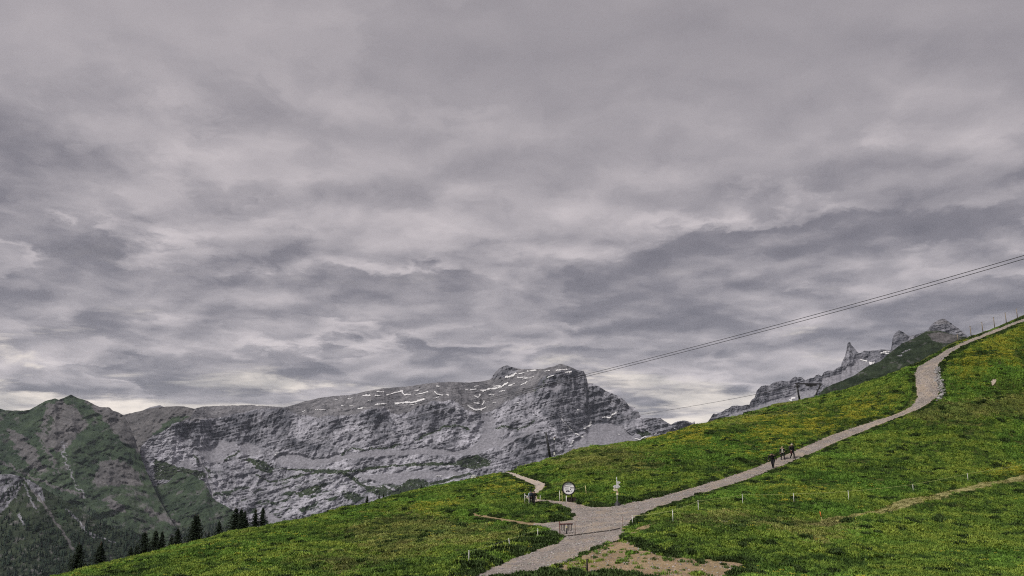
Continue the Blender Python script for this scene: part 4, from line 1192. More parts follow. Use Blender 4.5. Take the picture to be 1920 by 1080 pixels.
def wire(a, b, sag, n=8):
    a, b = Vector(a), Vector(b)
    return [a.lerp(b, k / n) - Vector((0, 0, sag * 4 * (k / n) * (1 - k / n))) for k in range(n + 1)]
def tape_fence(name, posts, label, r=.028, mat_post=M_WHITE, mat_tape=M_TAPE, tape_r=.016, heights=(.96,), extra=None, cat="fence", sag=.06):
    P = [(gp(x, yb), (yb - yt)) for x, yb, yt, *_ in posts]
    root = empty(name, P[0][0]); tag(root, label, cat)
    tops = []
    for (base, hp), spec in zip(P, posts):
        h = hp * base.y / F
        tilt = spec[3] if len(spec) > 3 else 0.0
        l = base - root.location
        top = l + Vector((tilt * h, 0, h))
        mat = spec[4] if len(spec) > 4 else mat_post
        pm = MB().tube([l + Vector((0, 0, -.15)), l.lerp(top, .5), top], [r, r, r * .9], 8)
        pm.tube([top - Vector((0, 0, .04)), top + Vector((0, 0, .02))], r * 1.35, 8)
        pm.build("post", mat, root, True)
        tops.append((l, top))
    for frac in heights:
        for (l0, t0), (l1, t1) in zip(tops[:-1], tops[1:]):
            MB().tube(wire(l0.lerp(t0, frac), l1.lerp(t1, frac), sag), tape_r, 5).build("tape", mat_tape, root)
    return root, tops

tape_fence("pasture_fence", [(1186, 985, 968), (1262, 980, 957), (1310, 965, 944), (1393, 949, 929.5), (1489, 944.5, 927), (1592, 943, 924), (1713, 926, 912), (1816, 908, 893), (1935, 888, 872)],
           "long white-post electric tape fence running across the meadow right of the path")
tape_fence("pasture_fence", [(879, 1064, 1042), (956, 1036, 1019.5, -.12), (1008.5, 1013, 995.5)], "short white-post fence beside the tall weeds left of the gravel path", tape_r=.005, mat_tape=M_GREYM)
tape_fence("pasture_fence", [(1080, 924, 920), (1100, 931, 913, -.13, M_YPOST)], "leaning pale post with yellow tape right of the round board", r=.035)
# fence along the skyline
r_sky, _ = tape_fence("skyline_fence", [(1796, 639, 627.5), (1821, 631, 612), (1843, 622.5, 603.5), (1865, 614, 594.5), (1887, 606, 586), (1908, 597.5, 579.5), (1935, 588, 570)],
                      "wooden post and wire fence along the skyline above the upper path", r=.075, mat_post=M_WOOD, mat_tape=M_GREYM, tape_r=.014, heights=(.35, .72, .97), sag=.02)
tape_fence("passage_fence", [(984, 945, 929), (992, 947, 932.5)], "two white posts left of the hikers on the side path", r=.03, tape_r=.02, mat_tape=M_WHITE, heights=(.9,))
tape_fence("passage_fence", [(1006.5, 944, 928.5, 0, M_YPOST), (1013, 938, 929)], "pale yellow and white posts right of the hikers on the side path", r=.03, tape_r=.012, heights=(.9,))
rp, tp = tape_fence("passage_barrier", [(1049.5, 940, 921.5), (1054.5, 941, 922.5, -.03, M_YPOST)], "narrow H-shaped pair of pale posts left of the round board", r=.034, heights=(.75, .38), tape_r=.022)

def post_thing(name, px, yb, yt, r, mat, label, cat, tilt=0.0, n=8):
    base = gp(px, yb); h = (yb - yt) * base.y / F
    root = empty(name, base); tag(root, label, cat)
    MB().tube([(0, 0, -.2), (tilt * h * .5, 0, h * .5), (tilt * h, 0, h)], [r, r, r * .92], n).build("post", mat, root, True)
    return root, h
rm, h = post_thing("marker_stake", 1542.5, 984, 963, .03, M_YPOST, "leaning stake with orange top in the meadow below the tape fence", "stake", -.15)
MB().tube([(-.15 * h * .58, 0, h * .58), (-.15 * h * 1.01, 0, h * 1.01)], .04, 8).build("painted_top", M_ORANGE, rm, True)
rb, h = post_thing("bollard", 1101, 1073, 1050, .06, M_DWOOD, "dark wooden stake in the foreground weeds by the bare earth", "stake")
pk = gp(1353, 984, .10)
e = empty("plank", pk); tag(e, "pale plank lying in the grass below the tape fence", "plank")
MB().box((0, 0, .03), (1.05, .14, .05), Matrix.Rotation(.06, 3, 'Y')).build("board", plain("pale_board", (.55, .50, .40), .8, .2), e)
MB().box((-.35, 0, -.03), (.08, .2, .07)).build("batten", M_WOOD, e)

# round information board
c0 = gp(1066.5, 941)
k = c0.y / F
rs = empty("round_board", c0); tag(rs, "round black-rimmed information board standing beside the path junction", "information board")
zc = (941 - 917) * k; R_ = 12.2 * k
bm_ = MB()
seg = 40
for q in range(seg):
    a0_, a1_ = 2 * math.pi * q / seg, 2 * math.pi * (q + 1) / seg
    for (ra, rb_, y0_, y1_) in ((R_ * 1.03, R_ * .865, -.11, .11),):
        p = [(ra * math.cos(a_) , y_, zc + ra * math.sin(a_)) for a_ in (a0_, a1_) for y_ in (y0_, y1_)]
        i_ = [(rb_ * math.cos(a_), y_, zc + rb_ * math.sin(a_)) for a_ in (a0_, a1_) for y_ in (y0_, y1_)]
        bm_.poly([p[0], p[2], p[3], p[1]]); bm_.poly([i_[0], i_[1], i_[3], i_[2]])
        bm_.poly([p[0], i_[0], i_[2], p[2]]); bm_.poly([p[1], p[3], i_[3], i_[1]])
bm_.build("rim", M_BLACK, rs)
fb = MB()
disc = [(R_ * .86 * math.cos(2 * math.pi * q / seg), R_ * .86 * math.sin(2 * math.pi * q / seg)) for q in range(seg)]
fb.poly([(x, -.03, zc + z) for x, z in disc][::1]); fb.poly([(x, .03, zc + z) for x, z in disc][::-1])
for q in range(seg):
    x0_, z0_ = disc[q]; x1_, z1_ = disc[(q + 1) % seg]
    fb.poly([(x0_, -.03, zc + z0_), (x0_, .03, zc + z0_), (x1_, .03, zc + z1_), (x1_, -.03, zc + z1_)])
face = fb.build("panel", M_BOARD, rs)
pr = MB()
def pbox(x, z, w_, h_, mi):
    pr.cm = mi; pr.box((x * R_, -.036, zc + z * R_), (w_ * R_, .008, h_ * R_))
pr.cm = 0
arc = [(.78 * math.cos(math.radians(q)), .78 * math.sin(math.radians(q))) for q in range(48, 133, 7)]
pr.poly([(x * R_, -.04, zc + z * R_) for x, z in arc][::-1])
pbox(-.05, .58, .62, .04, 2); pbox(.38, .50, .3, .05, 2)
for q in range(7): pbox(-.50 + q * .12, .30 + .01 * q, .085, .085, 2)
for q in range(5): pbox(-.30, .14 - q * .075, .55, .03, 1)
for q in range(6): pbox(.25 + q * .105, .08, .085, .12, 2)
pbox(.28, -.14, .13, .13, 2); pbox(.40, -.40, .20, .16, 1); pbox(.40, -.40, .10, .09, 2)
for x, z, w_, h_ in ((-.28, -.40, .16, .20), (-.14, -.34, .14, .12), (.0, -.37, .14, .16), (.1, -.44, .16, .10), (-.36, -.48, .12, .10), (-.06, -.47, .2, .08)): pbox(x, z, w_, h_, 2)
tag(pr.build("print", [M_PRINTB, M_PRINTG, M_PRINTD], face), kind="stuff")
for x in (-.35, .45):
    MB().tube([(x * R_, .02, -.3), (x * R_, .02, zc - R_ * .80)], .05, 8).build("leg", M_DWOOD if x > 0 else M_WHITE, rs, True)
MB().box((.35 * R_, .25, .22), (1.5 * R_, .35, .52)).build("shadow_block", M_DWOOD, rs)  # dark block added in place of the shadow under the board

# hiking signpost
c0 = gp(1157.5, 948); k = c0.y / F
sg = empty("signpost", c0); tag(sg, "grey hiking signpost with pointed boards beside the path junction", "signpost")
MB().tube([(0, 0, -.3), (0, 0, 1.4), (0, 0, 51 * k)], .045, 10).build("pole", M_GREYM, sg, True)
MB().tube([(0, 0, -.1), (0, 0, .2), (0, 0, .48)], [.42, .30, .08], 10).build("base", M_DARKM, sg)
def arrow_board(x0, x1, z0, z1, dz, mat, left, y=-.06):
    bmd = MB(); h_ = z1 - z0; tip = .5 * h_
    pts = [(x0 + (tip if left else 0), z0), (x1 - (0 if left else tip), z0)] + ([(x1, z1), ] if left else [(x1, (z0 + z1) / 2), (x1 - tip, z1)]) + ([(x0 + tip, z1), (x0, (z0 + z1) / 2)] if left else [(x0, z1)])
    if left: pts[1] = (x1, z0)
    n_ = len(pts)
    def P3(i, yy):
        x, z = pts[i]; return (x, yy, z + dz * (x - x0))
    bmd.poly([P3(i, y - .02) for i in range(n_)]); bmd.poly([P3(i, y + .02) for i in range(n_)][::-1])
    for i in range(n_):
        j = (i + 1) % n_
        bmd.poly([P3(i, y - .02), P3(i, y + .02), P3(j, y + .02), P3(j, y - .02)])
    o_ = bmd.build("arrow_board", mat, sg)
    tx = MB()
    for row in range(2):
        zz_ = z0 + h_ * (.66 - .36 * row)
        xx = x0 + tip + .02
        while xx < x1 - tip - .05:
            w_ = random.uniform(.03, .10); tx.box((xx + w_ / 2, y - .024, zz_ + dz * (xx - x0)), (w_, .006, h_ * .11)); xx += w_ + .02
    tag(tx.build("lettering", M_PRINTD, o_), kind="stuff") if tx.v else None
arrow_board(-.8 * k, 6.8 * k, 38.8 * k, 43.2 * k, 0, M_GSIGN, False, -.07)
arrow_board(-.5 * k, 6.2 * k, 30.2 * k, 38.3 * k, -.05, M_GSIGN, False, -.07)
arrow_board(-7.6 * k, 1.5 * k, 31.0 * k, 36.5 * k, 0, M_GSIGN, True, -.12)
arrow_board(-7.6 * k, .8 * k, 26.0 * k, 30.6 * k, 0, M_YSIGN, True, -.07)
MB().box((.1 * k, -.075, 20.8 * k), (4.2 * k, .03, 3.4 * k)).build("waymark_plate", M_YSIGN, sg)
MB().box((.9 * k, -.075, 24.0 * k), (2.2 * k, .03, 2.2 * k)).build("waymark_plate", plain("waymark_red", (.45, .22, .18), .6), sg)
MB().box((0, 0, 46.5 * k), (1.6 * k, .10, 1.6 * k)).build("cap", plain("cap_teal", (.28, .36, .36), .6), sg)

# bungee gate and drain across the path
c0 = gp(1050, 1003); k = c0.y / F
gt = empty("pasture_gate", c0); tag(gt, "open rusty pasture gate with hanging loops beside the path junction", "gate")
def gx(px, yb):
    return gp(px, yb) - c0
def wl(px, py, ref):
    """place a gate point in the gate's own upright plane"""
    return Vector(((px - 1050) * k, ref * (px - 1050) * k, (1003 - py) * k))
MB().tube([wl(1050, 1005, .05), wl(1049.6, 979.5, .05)], .045, 8).build("post", M_RED, gt, True)
MB().box(wl(1050.3, 985, .05), (1.7 * k, .12, 1.8 * k)).build("insulator", M_RED, gt)
MB().tube([wl(1048.6, 984.2, .05), wl(1073.5, 983.8, .05)], .055, 8).build("top_bar", M_RED, gt, True)
MB().tube([wl(1062, 1005.5, .05), wl(1062, 991, .05)], .065, 8).build("post", M_DARKM, gt, True)
MB().box(wl(1062, 989.5, .05), (1.7 * k, .08, 3.0 * k)).build("handle", M_YPOST, gt)
for xa, xb, zb in ((1053.3, 1056, 996), (1058.4, 1058.4, 995.5), (1064.3, 1065.2, 996), (1068.2, 1071.3, 996)):
    if xa == xb:
        pts = [wl(xa, 984.5, .05), wl(xa, zb, .05)]
    else:
        pts = [wl(xa, 984.5, .05), wl(xa, zb - 1.2, .05), wl(xa * .7 + xb * .3, zb, .05), wl(xa * .3 + xb * .7, zb, .05), wl(xb, zb - 1.2, .05), wl(xb, 984.5, .05)]
    MB().tube(pts, .034, 6).build("hanging_loop", M_DARKM, gt)
rg, h = post_thing("gate_post", 1078.5, 1004, 977.5, .028, plain("rusty_rod", (.20, .14, .11), .8, .3), "thin rusty rod standing in the path right of the gate", "post")
rg, h = post_thing("gate_post", 1168, 993, 970, .028, bpy.data.materials["rusty_rod"], "thin rusty rod at the right end of the drain channel", "post")
dr_pts = [(1046, 1009.5), (1056, 1006.5), (1066, 1005.5), (1080, 1003.8), (1100, 1001), (1120, 998.5), (1140, 996), (1152, 994), (1162, 991.5)]
d0 = gp(*dr_pts[0])
dc = empty("drain_channel", d0); tag(dc, "dark drain channel crossing the gravel path", "drain")
for off, nm in ((-.11, "rail"), (.11, "rail")):
    MB().tube([gp(x, y, .035) - d0 + Vector((0, off, 0)) for x, y in dr_pts], .045, 6).build(nm, M_DWOOD, dc)
MB().tube([gp(x, y, .0) - d0 for x, y in dr_pts], .09, 6).build("channel_bed", M_BLACK, dc)

# lift: leaning pole, weather pole, gantry, cables
c0 = gp(1032.5, 862); k = c0.y / F
lp = empty("lift_pole", c0); tag(lp, "dark leaning steel pole on the crest in front of the grey mountain", "pole")
MB().tube([(0, 0, -.3), (-4.2 * k, 0, 24 * k), (-8.8 * k, 0, 49 * k)], [.20, .17, .14], 10).build("mast", M_DARKM, lp, True)
MB().box((-9.0 * k, 0, 48.3 * k), (6.5 * k, .18, 1.1 * k), Matrix.Rotation(.18, 3, 'Y')).build("cross_arm", M_DARKM, lp)
MB().tube([(.9 * k, .1, 0), (-2.0 * k, .1, 17 * k), (-5.2 * k, .1, 34 * k)], .035, 6).build("ladder_rail", M_DARKM, lp)
c0 = gp(1039.5, 858); k = c0.y / F
wp = empty("weather_pole", c0); tag(wp, "slim pole with two small white boxes right of the leaning pole", "pole")
MB().tube([(0, 0, -.2), (0, 0, 36 * k)], .035, 8).build("mast", M_DARKM, wp, True)
MB().box((0, -.02, 7.3 * k), (2.8 * k, .2, 5.2 * k)).build("cabinet", M_WHITE, wp)
MB().box((0, -.02, 34.0 * k), (2.2 * k, .2, 3.6 * k)).build("sensor", M_WHITE, wp)
MB().box((.8 * k, -.02, 36.3 * k), (3.0 * k, .2, 1.3 * k)).build("sensor_hood", M_RED, wp)

c0 = gp(1499.5, 752); k = c0.y / F
ga = empty("lift_gantry", c0); tag(ga, "dark steel ski lift gantry with crossbeam and slanting leg on the crest", "lift gantry")
W_ = lambda px, py: Vector(((px - 1499.5) * k, 0, (752 - py) * k))
MB().tube([W_(1499.7, 754), W_(1498, 738), W_(1496.3, 720)], [.17, .15, .13], 10).build("post", M_DARKM, ga, True)
MB().tube([W_(1493.5, 719.8), W_(1542.5, 720.2)], .12, 8).build("crossbeam", M_DARKM, ga)
MB().tube([W_(1541.8, 719.5), W_(1535, 732), W_(1527, 747)], [.13, .12, .11], 8).build("slanting_leg", M_DARKM, ga)
MB().box(W_(1523, 721.9), (20 * k, .35, 3.4 * k)).box(W_(1521, 724), (9 * k, .3, 2.0 * k)).build("wheel_train", M_DARKM, ga)
MB().box(W_(1496.7, 725.7), (10.5 * k, .3, 1.3 * k)).build("work_platform", M_DARKM, ga)
MB().box(W_(1499.5, 723.5), (7 * k, .2, .9 * k)).build("cross_arm", M_DARKM, ga)
MB().box(W_(1497.5, 726.5), (3.2 * k, .3, 3.0 * k)).build("control_box", M_DARKM, ga)
for px_ in (1494.8, 1501.2):
    MB().tube([W_(px_, 753.5 - (px_ - 1495) * .3), W_(px_, 726)], .02, 5).build("stay_wire", M_GREYM, ga)
MB().box(W_(1495, 743), (1.8 * k, .06, 2.0 * k)).build("notice", M_WHITE, ga)

def cable(name, pts, y_left, y_right, r, label, off=0.0):
    x0, x1 = pts[0][0], pts[-1][0]
    xs = np.linspace(x0, x1, 60); ys = np.interp(xs, [p[0] for p in pts], [p[1] for p in pts])
    # smooth the traced line with a parabola-like fit
    co = np.polyfit([p[0] for p in pts], [p[1] for p in pts], 3); ys = np.polyval(co, xs)
    P = []
    for x, y in zip(xs, ys):
        iy = 1 / y_left + (1 / y_right - 1 / y_left) * (x - x0) / (x1 - x0)
        Y = 1 / iy; rx, rz_ = ray(x, y)
        P.append(Vector((float(rx) * Y, Y, float(rz_) * Y + off)))
    root = MB()
    o = mesh_obj(name, *(lambda m_: (np.array([tuple(v) for v in m_.v]), [list(f) for f in m_.f]))(root.tube(P, r, 6)), M_DARKM, None, True)
    tag(o, label, "cable")
    return o
CB = [(60, 946), (430, 861), (500, 846), (700, 799.5), (900, 752), (1100, 702), (1300, 650), (1600, 570), (1920, 479), (2250, 378)]
cable("lift_cable", CB, 1900, 100, .045, "upper of the twin lift cables sweeping up across the sky")
CB2 = [(60, 947.5), (430, 863), (500, 848.2), (700, 802.3), (900, 755.3), (1100, 706), (1300, 655), (1600, 575.7), (1920, 485.5), (2250, 385)]
cable("lift_cable", CB2, 1900, 100, .045, "lower of the twin lift cables sweeping up across the sky")
cable("lift_cable", [(1060, 803), (1200, 778), (1300, 761), (1410, 741), (1497, 722)], 420, float(c0.y), .035, "single thin cable low over the saddle toward the gantry")

# small white box on the crest
c0 = gp(887.5, 901.5); k = c0.y / F
wb = empty("white_box", c0); tag(wb, "small white box with pointed lid on the hill crest", "box")
MB().box((0, 0, 2.0 * k), (9 * k, .45, 5.2 * k)).build("body", M_WHITE, wb)
g_ = MB(); hw = 4.8 * k; z0_ = 4.62 * k
g_.poly([(-hw, -.26, z0_), (hw, -.26, z0_), (hw * .6, -.26, z0_ + 2.0 * k), (-hw * .15, -.26, z0_ + 2.6 * k)]); g_.poly([(-hw, .26, z0_), (-hw * .15, .26, z0_ + 2.6 * k), (hw * .6, .26, z0_ + 2.0 * k), (hw, .26, z0_)])
e_ = [(-hw, z0_), (hw, z0_), (hw * .6, z0_ + 2.0 * k), (-hw * .15, z0_ + 2.6 * k)]
for i in range(4):
    (xa, za), (xb, zb) = e_[i], e_[(i + 1) % 4]
    g_.poly([(xa, -.26, za), (xa, .26, za), (xb, .26, zb), (xb, -.26, zb)])
g_.build("lid", M_WHITE, wb)
MB().box((.4 * k, -.245, 3.6 * k), (1.8 * k, .03, 1.6 * k)).build("hatch", M_GSIGN, wb)

# ------------------------------------------------------------------ people
M_SKIN = plain("skin", (.42, .27, .20), .6, .08)
def person(px, py, hpx, pose, mats, label, face_deg=180.0, hat=None, hair=M_BLACK, pack=None, bulk=1.36, shirt=None):
    base = gp(px, py); H = hpx * base.y / F
    s = H / 1.75
    root = empty("person", base); tag(root, label, "person")
    root.rotation_euler = (0, 0, math.radians(face_deg)); root.scale = (s * bulk, s * bulk, s)
    J = dict(pel=(0, 0, .95), ch=(0, .0, 1.28), neck=(0, 0, 1.48), head=(0, .02, 1.62),
             shl=(-.19, 0, 1.43), ell=(-.25, -.02, 1.15), hal=(-.24, .08, .90), shr=(.19, 0, 1.43), elr=(.25, -.02, 1.15), har=(.24, .08, .90),
             hil=(-.09, 0, .93), knl=(-.10, .05, .50), anl=(-.10, -.02, .08), tol=(-.12, .16, .03), hir=(.09, 0, .93), knr=(.10, .05, .50), anr=(.10, -.02, .08), tor=(.12, .16, .03))
    J.update(pose)
    J = {k_: Vector(v_) for k_, v_ in J.items()}
    mb = MB()
    def limb(*seq):
        P = [J[a_] if isinstance(a_, str) else Vector(a_) for a_, _ in seq]; R = [r_ for _, r_ in seq]
        PP = []; RR = []
        for i in range(len(P) - 1):
            for q in range(4):
                PP.append(P[i].lerp(P[i + 1], q / 4)); RR.append(R[i] + (R[i + 1] - R[i]) * q / 4)
        PP.append(P[-1]); RR.append(R[-1])
        mb.tube(PP, RR, 10)
    def ball(c, rx, ry, rz):
        c = Vector(c); rows = []
        PP = [c + Vector((0, 0, rz * math.cos(math.pi * (q + .25) / 8.5))) for q in range(9)]
        b0 = len(mb.v); n_ = 12
        for q in range(9):
            th = math.pi * (q + .25) / 8.5
            for a_ in range(n_):
                mb.v.append(c + Vector((rx * math.sin(th) * math.cos(6.2832 * a_ / n_), ry * math.sin(th) * math.sin(6.2832 * a_ / n_), rz * math.cos(th))))
        for q in range(8):
            for a_ in range(n_):
                mb.f.append((b0 + q * n_ + a_, b0 + (q + 1) * n_ + a_, b0 + (q + 1) * n_ + (a_ + 1) % n_, b0 + q * n_ + (a_ + 1) % n_)); mb.m.append(0)
        mb.f.append(tuple(b0 + a_ for a_ in range(n_))); mb.m.append(0)
        mb.f.append(tuple(b0 + 8 * n_ + a_ for a_ in range(n_))[::-1]); mb.m.append(0)
    pel, ch, nk, hd = J['pel'], J['ch'], J['neck'], J['head']
    ball(pel + Vector((0, 0, .0)), .165, .125, .16)
    ball(pel.lerp(ch, .5), .150, .115, .20)
    ball(ch, .175, .125, .22)
    ball(ch.lerp(nk, .55), .15, .10, .10)
    limb(('shl', .085), ('shr', .085))
    limb((tuple(nk - Vector((0, 0, .06))), .06), (tuple(nk.lerp(hd, .6)), .052))
    ball(hd, .078, .098, .118)
    ball(hd + Vector((0, .095, -.015)), .016, .022, .026)                      # nose
    ball(hd + Vector((-.082, -.005, -.005)), .014, .022, .034); ball(hd + Vector((.082, -.005, -.005)), .014, .022, .034)
    for sd_ in 'lr':
        limb(('sh' + sd_, .075), ('el' + sd_, .052), ('ha' + sd_, .038))
        limb(('hi' + sd_, .105), ('kn' + sd_, .068), ('an' + sd_, .045))
        limb(('an' + sd_, .05), ('to' + sd_, .040))
        el_, ha = J['el' + sd_], J['ha' + sd_]
        dr_ = (ha - el_).normalized(); sx = Vector((0, 1, 0)) if abs(dr_.y) < .8 else Vector((0, 0, 1))
        ball(ha + dr_ * .045, .030, .042, .050)
        for fi in range(4):
            o_ = sx * (.030 - .020 * fi); Lf = (.070, .082, .078, .060)[fi]
            inn = Vector((1 if sd_ == 'l' else -1, 0, 0)) * .02
            limb((tuple(ha + dr_ * .07 + o_), .011), (tuple(ha + dr_ * (.07 + Lf * .55) + o_ + inn * .4), .010), (tuple(ha + dr_ * (.07 + Lf) + o_ + inn * 1.4), .008))
        limb((tuple(ha + dr_ * .03 + sx * .035), .013), (tuple(ha + dr_ * .075 + sx * .065), .010))
    V = np.array([tuple(v) for v in mb.v])
    tmp = mesh_obj("body_tmp", V, [list(f) for f in mb.f])
    md = tmp.modifiers.new("r", 'REMESH'); md.mode = 'VOXEL'; md.voxel_size = .013
    sm = tmp.modifiers.new("s", 'SMOOTH'); sm.factor = .5; sm.iterations = 2
    dg = bpy.context.evaluated_depsgraph_get()
    me = bpy.data.meshes.new_from_object(tmp.evaluated_get(dg))
    bpy.data.objects.remove(tmp)
    body = bpy.data.objects.new("body", me); COL.objects.link(body); body.parent = root
    me.materials.clear()
    for m_ in mats: me.materials.append(m_)             # top, trousers, skin, shoes
    ctr = np.empty(len(me.polygons) * 3, np.float32); me.polygons.foreach_get("center", ctr); ctr = ctr.reshape(-1, 3)
    def dist(P, a_, b_):
        a_ = np.array(a_); b_ = np.array(b_); L = ((b_ - a_) ** 2).sum() + 1e-9
        t_ = np.clip(((P - a_) @ (b_ - a_)) / L, 0, 1); return np.linalg.norm(P - a_ - t_[:, None] * (b_ - a_), axis=1)
    mi_ = np.zeros(len(ctr), np.int32)
    dl = np.minimum.reduce([dist(ctr, J['hi' + q], J['kn' + q]) for q in 'lr'] + [dist(ctr, J['kn' + q], J['an' + q]) for q in 'lr'])
    da = np.minimum.reduce([dist(ctr, J['sh' + q], J['el' + q]) for q in 'lr'] + [dist(ctr, J['el' + q], J['ha' + q]) for q in 'lr'])
    dh = np.minimum.reduce([np.linalg.norm(ctr - np.array(J['ha' + q] + (J['ha' + q] - J['el' + q]).normalized() * .07), axis=1) for q in 'lr'])
    dt = dist(ctr, tuple(pel + Vector((0, 0, .06))), J['ch'])
    mi_[(dl < dt) & (dl < da)] = 1
    mi_[dh < .085] = 2
    mi_[ctr[:, 2] > (nk.z - .005)] = 2
    mi_[ctr[:, 2] < .085] = 3
    me.polygons.foreach_set("material_index", mi_)
    me.polygons.foreach_set("use_smooth", np.ones(len(me.polygons), bool))
    # hair or hat: an open shell over the skull
    hb = MB(); n_ = 14; rows = []
    for q in range(6):
        th = math.pi * .56 * q / 5
        rows.append(len(hb.v))
        for a_ in range(n_):
            an = 6.2832 * a_ / n_
            drop = .02 if math.sin(an) < -.1 else -.035
            hb.v.append(hd + Vector((.090 * math.sin(th) * math.cos(an), -.010 + .108 * math.sin(th) * math.sin(an), .012 + .122 * math.cos(th) - drop * (q / 5))))
    for a_, b_ in zip(rows[:-1], rows[1:]):
        for q in range(n_):
            hb.f.append((a_ + q, b_ + q, b_ + (q + 1) % n_, a_ + (q + 1) % n_)); hb.m.append(0)
    if hat:
        for q in range(n_):
            an0, an1 = 6.2832 * q / n_, 6.2832 * (q + 1) / n_
            hb.poly([hd + Vector((r_ * math.cos(a_), r_ * 1.05 * math.sin(a_), .045)) for r_, a_ in ((.09, an0), (.15, an0), (.15, an1), (.09, an1))])
        hb.build("hat", hat, root, True)
    else:
        hb.build("hair", hair, root, True)
    if shirt:
        sb = MB(); cc = J['ch']; rows = []
        for zz_, hw_, dp in ((-.36, .10, .135), (-.22, .085, .135), (.0, .07, .140), (.14, .05, .118), (.19, .03, .095)):
            rows.append(len(sb.v))
            for q in range(7):
                a_ = (q / 6 - .5) * 2; sb.v.append(cc + Vector((hw_ * a_, dp * math.sqrt(max(0, 1 - .25 * a_ * a_)) + .012, zz_)))
        for a_, b_ in zip(rows[:-1], rows[1:]):
            for q in range(6): sb.f.append((a_ + q, a_ + q + 1, b_ + q + 1, b_ + q)); sb.m.append(0)
        sb.build("shirt_front", shirt, root, True)
    # eyes and mouth
    for sx in (-.03, .03):
        MB().box(hd + Vector((sx, .092, .012)), (.018, .012, .010)).build("eye", M_BLACK, root)
    MB().box(hd + Vector((0, .092, -.055)), (.042, .010, .008)).build("mouth", M_RED, root)
    if pack:
        pb = MB(); c_ = J['ch'] + Vector((0, -.19, .02))
        for zz_, wx_, dp in ((-.25, .13, .08), (-.18, .155, .11), (.0, .16, .12), (.16, .14, .10), (.22, .09, .06)):
            b0 = len(pb.v)
            for a_ in range(10):
                an = 6.2832 * a_ / 10
                pb.v.append(c_ + Vector((wx_ * math.copysign(abs(math.cos(an)) ** .6, math.cos(an)), dp * math.copysign(abs(math.sin(an)) ** .6, math.sin(an)), zz_)))
        for q in range(4):
            for a_ in range(10):
                pb.f.append((q * 10 + a_, q * 10 + (a_ + 1) % 10, (q + 1) * 10 + (a_ + 1) % 10, (q + 1) * 10 + a_)); pb.m.append(0)
        pb.f.append(tuple(range(10))[::-1]); pb.m.append(0); pb.f.append(tuple(range(40, 50))); pb.m.append(0)
        bp_ = pb.build("backpack", pack, root, True)
        for sx in (-.11, .11):
            MB().tube([c_ + Vector((sx, .07, .18)), J['ch'] + Vector((sx, .02, .24)), J['ch'] + Vector((sx, .125, .10)), J['ch'] + Vector((sx, .10, -.12)), c_ + Vector((sx, .08, -.2))], .014, 6).build("strap", M_BLACK, bp_)
    return root
M_BLKJ = plain("black_jacket", (.010, .010, .012), .8, .3)
M_BLKT = plain("black_trousers", (.012, .012, .015), .85, .3)
M_SHIRT = plain("pale_shirt", (.34, .33, .27), .8, .15)
M_BLOND = plain("blond_hair", (.38, .31, .15), .7, .2)
M_CREAM = plain("cream_hat", (.66, .60, .48), .8, .1)
M_LBLUE = plain("pale_blue_jacket", (.30, .38, .46), .7, .15)
M_NAVY = plain("navy_backpack", (.015, .020, .035), .75, .3)
M_REDB = plain("red_bag", (.06, .014, .016), .7, .2)
M_GREYT = plain("grey_trousers", (.10, .10, .12), .85, .2)
walkA = dict(knl=(-.08, .14, .52), anl=(-.07, .16, .09), tol=(-.07, .32, .04), knr=(.08, .02, .50), anr=(.08, -.20, .10), tor=(.09, -.07, .02), ell=(-.28, -.10, 1.16), hal=(-.27, -.08, .92), elr=(.28, .04, 1.15), har=(.27, .20, .96))
stoop = dict(walkA, ch=(0, .10, 1.24), neck=(0, .20, 1.42), head=(0, .29, 1.50), shl=(-.20, .15, 1.38), shr=(.20, .15, 1.38), ell=(-.31, .08, 1.12), hal=(-.33, .16, .90), elr=(.31, .12, 1.10), har=(.30, .26, .88))
person(1450, 878, 29, stoop, [M_BLKJ, M_BLKT, M_SKIN, M_BLACK], "stooping walker all in black, lowest of the three on the path", 150)
person(1468, 862, 24.0, dict(anl=(-.16, .02, .08), tol=(-.18, .18, .03), knl=(-.13, .06, .5), anr=(.16, -.02, .08), tor=(.18, .14, .03), knr=(.13, .05, .5), ell=(-.27, .05, 1.16), hal=(-.20, .22, 1.06)),
       [M_BLKJ, M_BLKT, M_SKIN, M_BLACK], "fair-haired walker in pale shirt and open black vest, middle of the three", 165, None, M_BLOND, M_BLKJ, shirt=M_SHIRT)
pt = person(1486, 860, 27, dict(walkA), [M_BLKJ, M_BLKT, M_SKIN, M_BLACK], "tall walker in black beside a cream hat, highest of the three on the path", 200, M_CREAM, M_BLACK, M_BLKJ)
bg_ = MB()
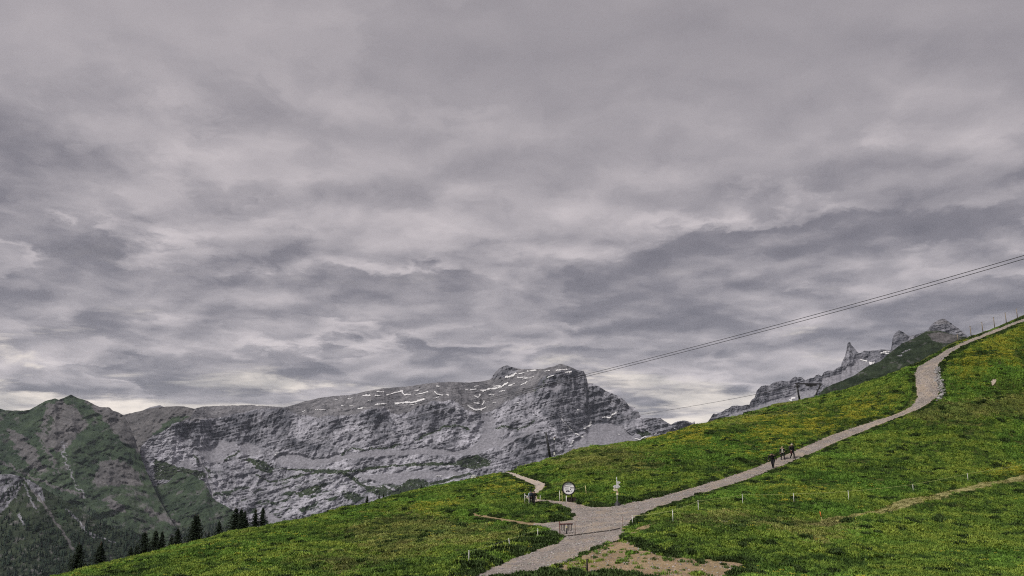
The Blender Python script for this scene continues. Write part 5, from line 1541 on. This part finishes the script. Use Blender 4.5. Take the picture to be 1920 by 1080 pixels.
for z_, a_, b_ in ((0, .10, .07), (.04, .13, .09), (.22, .12, .08), (.30, .08, .05)):
    for q in range(10):
        an = 6.2832 * q / 10; bg_.v.append(Vector((a_ * math.cos(an), b_ * math.sin(an), z_)))
for q in range(3):
    for a_ in range(10):
        bg_.f.append((q * 10 + a_, q * 10 + (a_ + 1) % 10, (q + 1) * 10 + (a_ + 1) % 10, (q + 1) * 10 + a_)); bg_.m.append(0)
bg_.f.append(tuple(range(10))[::-1]); bg_.m.append(0); bg_.f.append(tuple(range(30, 40))); bg_.m.append(0)
bag = bg_.build("handbag", M_REDB, None, True)
bpy.context.view_layer.update()
bag.location = pt.matrix_world @ Vector((.27, .24, .56))
tag(bag, "small dark red bag hanging from the hand of the tall walker", "bag")
hd_ = MB().tube([(-.09, 0, .28), (-.06, 0, .40), (0, 0, .46), (.06, 0, .40), (.09, 0, .28)], .010, 6).build("handle", M_BLACK, bag, True)
person(996, 946.5, 24.5, dict(ch=(0, .05, 1.26), neck=(0, .10, 1.45), head=(0, .15, 1.57)), [M_LBLUE, M_BLKT, M_SKIN, M_BLACK], "hiker in pale blue jacket with dark backpack between the white posts", 10, None, plain("dark_hair", (.02, .03, .035), .7), M_NAVY)
person(1001.5, 946, 23.5, dict(walkA), [M_BLKJ, M_BLKT, M_SKIN, M_BLACK], "hiker in black close beside the pale blue jacket on the side path", 170, None, M_BLACK, None)

# ------------------------------------------------------------------ haze: even thin mountain air round the whole place
hz = MB().box((0, 0, 300), (25000, 25000, 1884)).build("haze", [bpy.data.materials.new("mountain_air")])
hm = hz.data.materials[0]; hm.use_nodes = True
ht = NT(hm.node_tree); ht.n.clear()
ho = ht.new('ShaderNodeOutputMaterial'); hv = ht.new('ShaderNodeVolumePrincipled')
hv.inputs['Color'].default_value = (.74, .83, 1.0, 1)
hv.inputs['Density'].default_value = 1.4e-5
hv.inputs['Anisotropy'].default_value = .2
ht.l.new(hv.outputs[0], ho.inputs['Volume'])
tag(hz, "thin pale haze filling the air between the meadow and mountains", "haze", None, 'stuff')
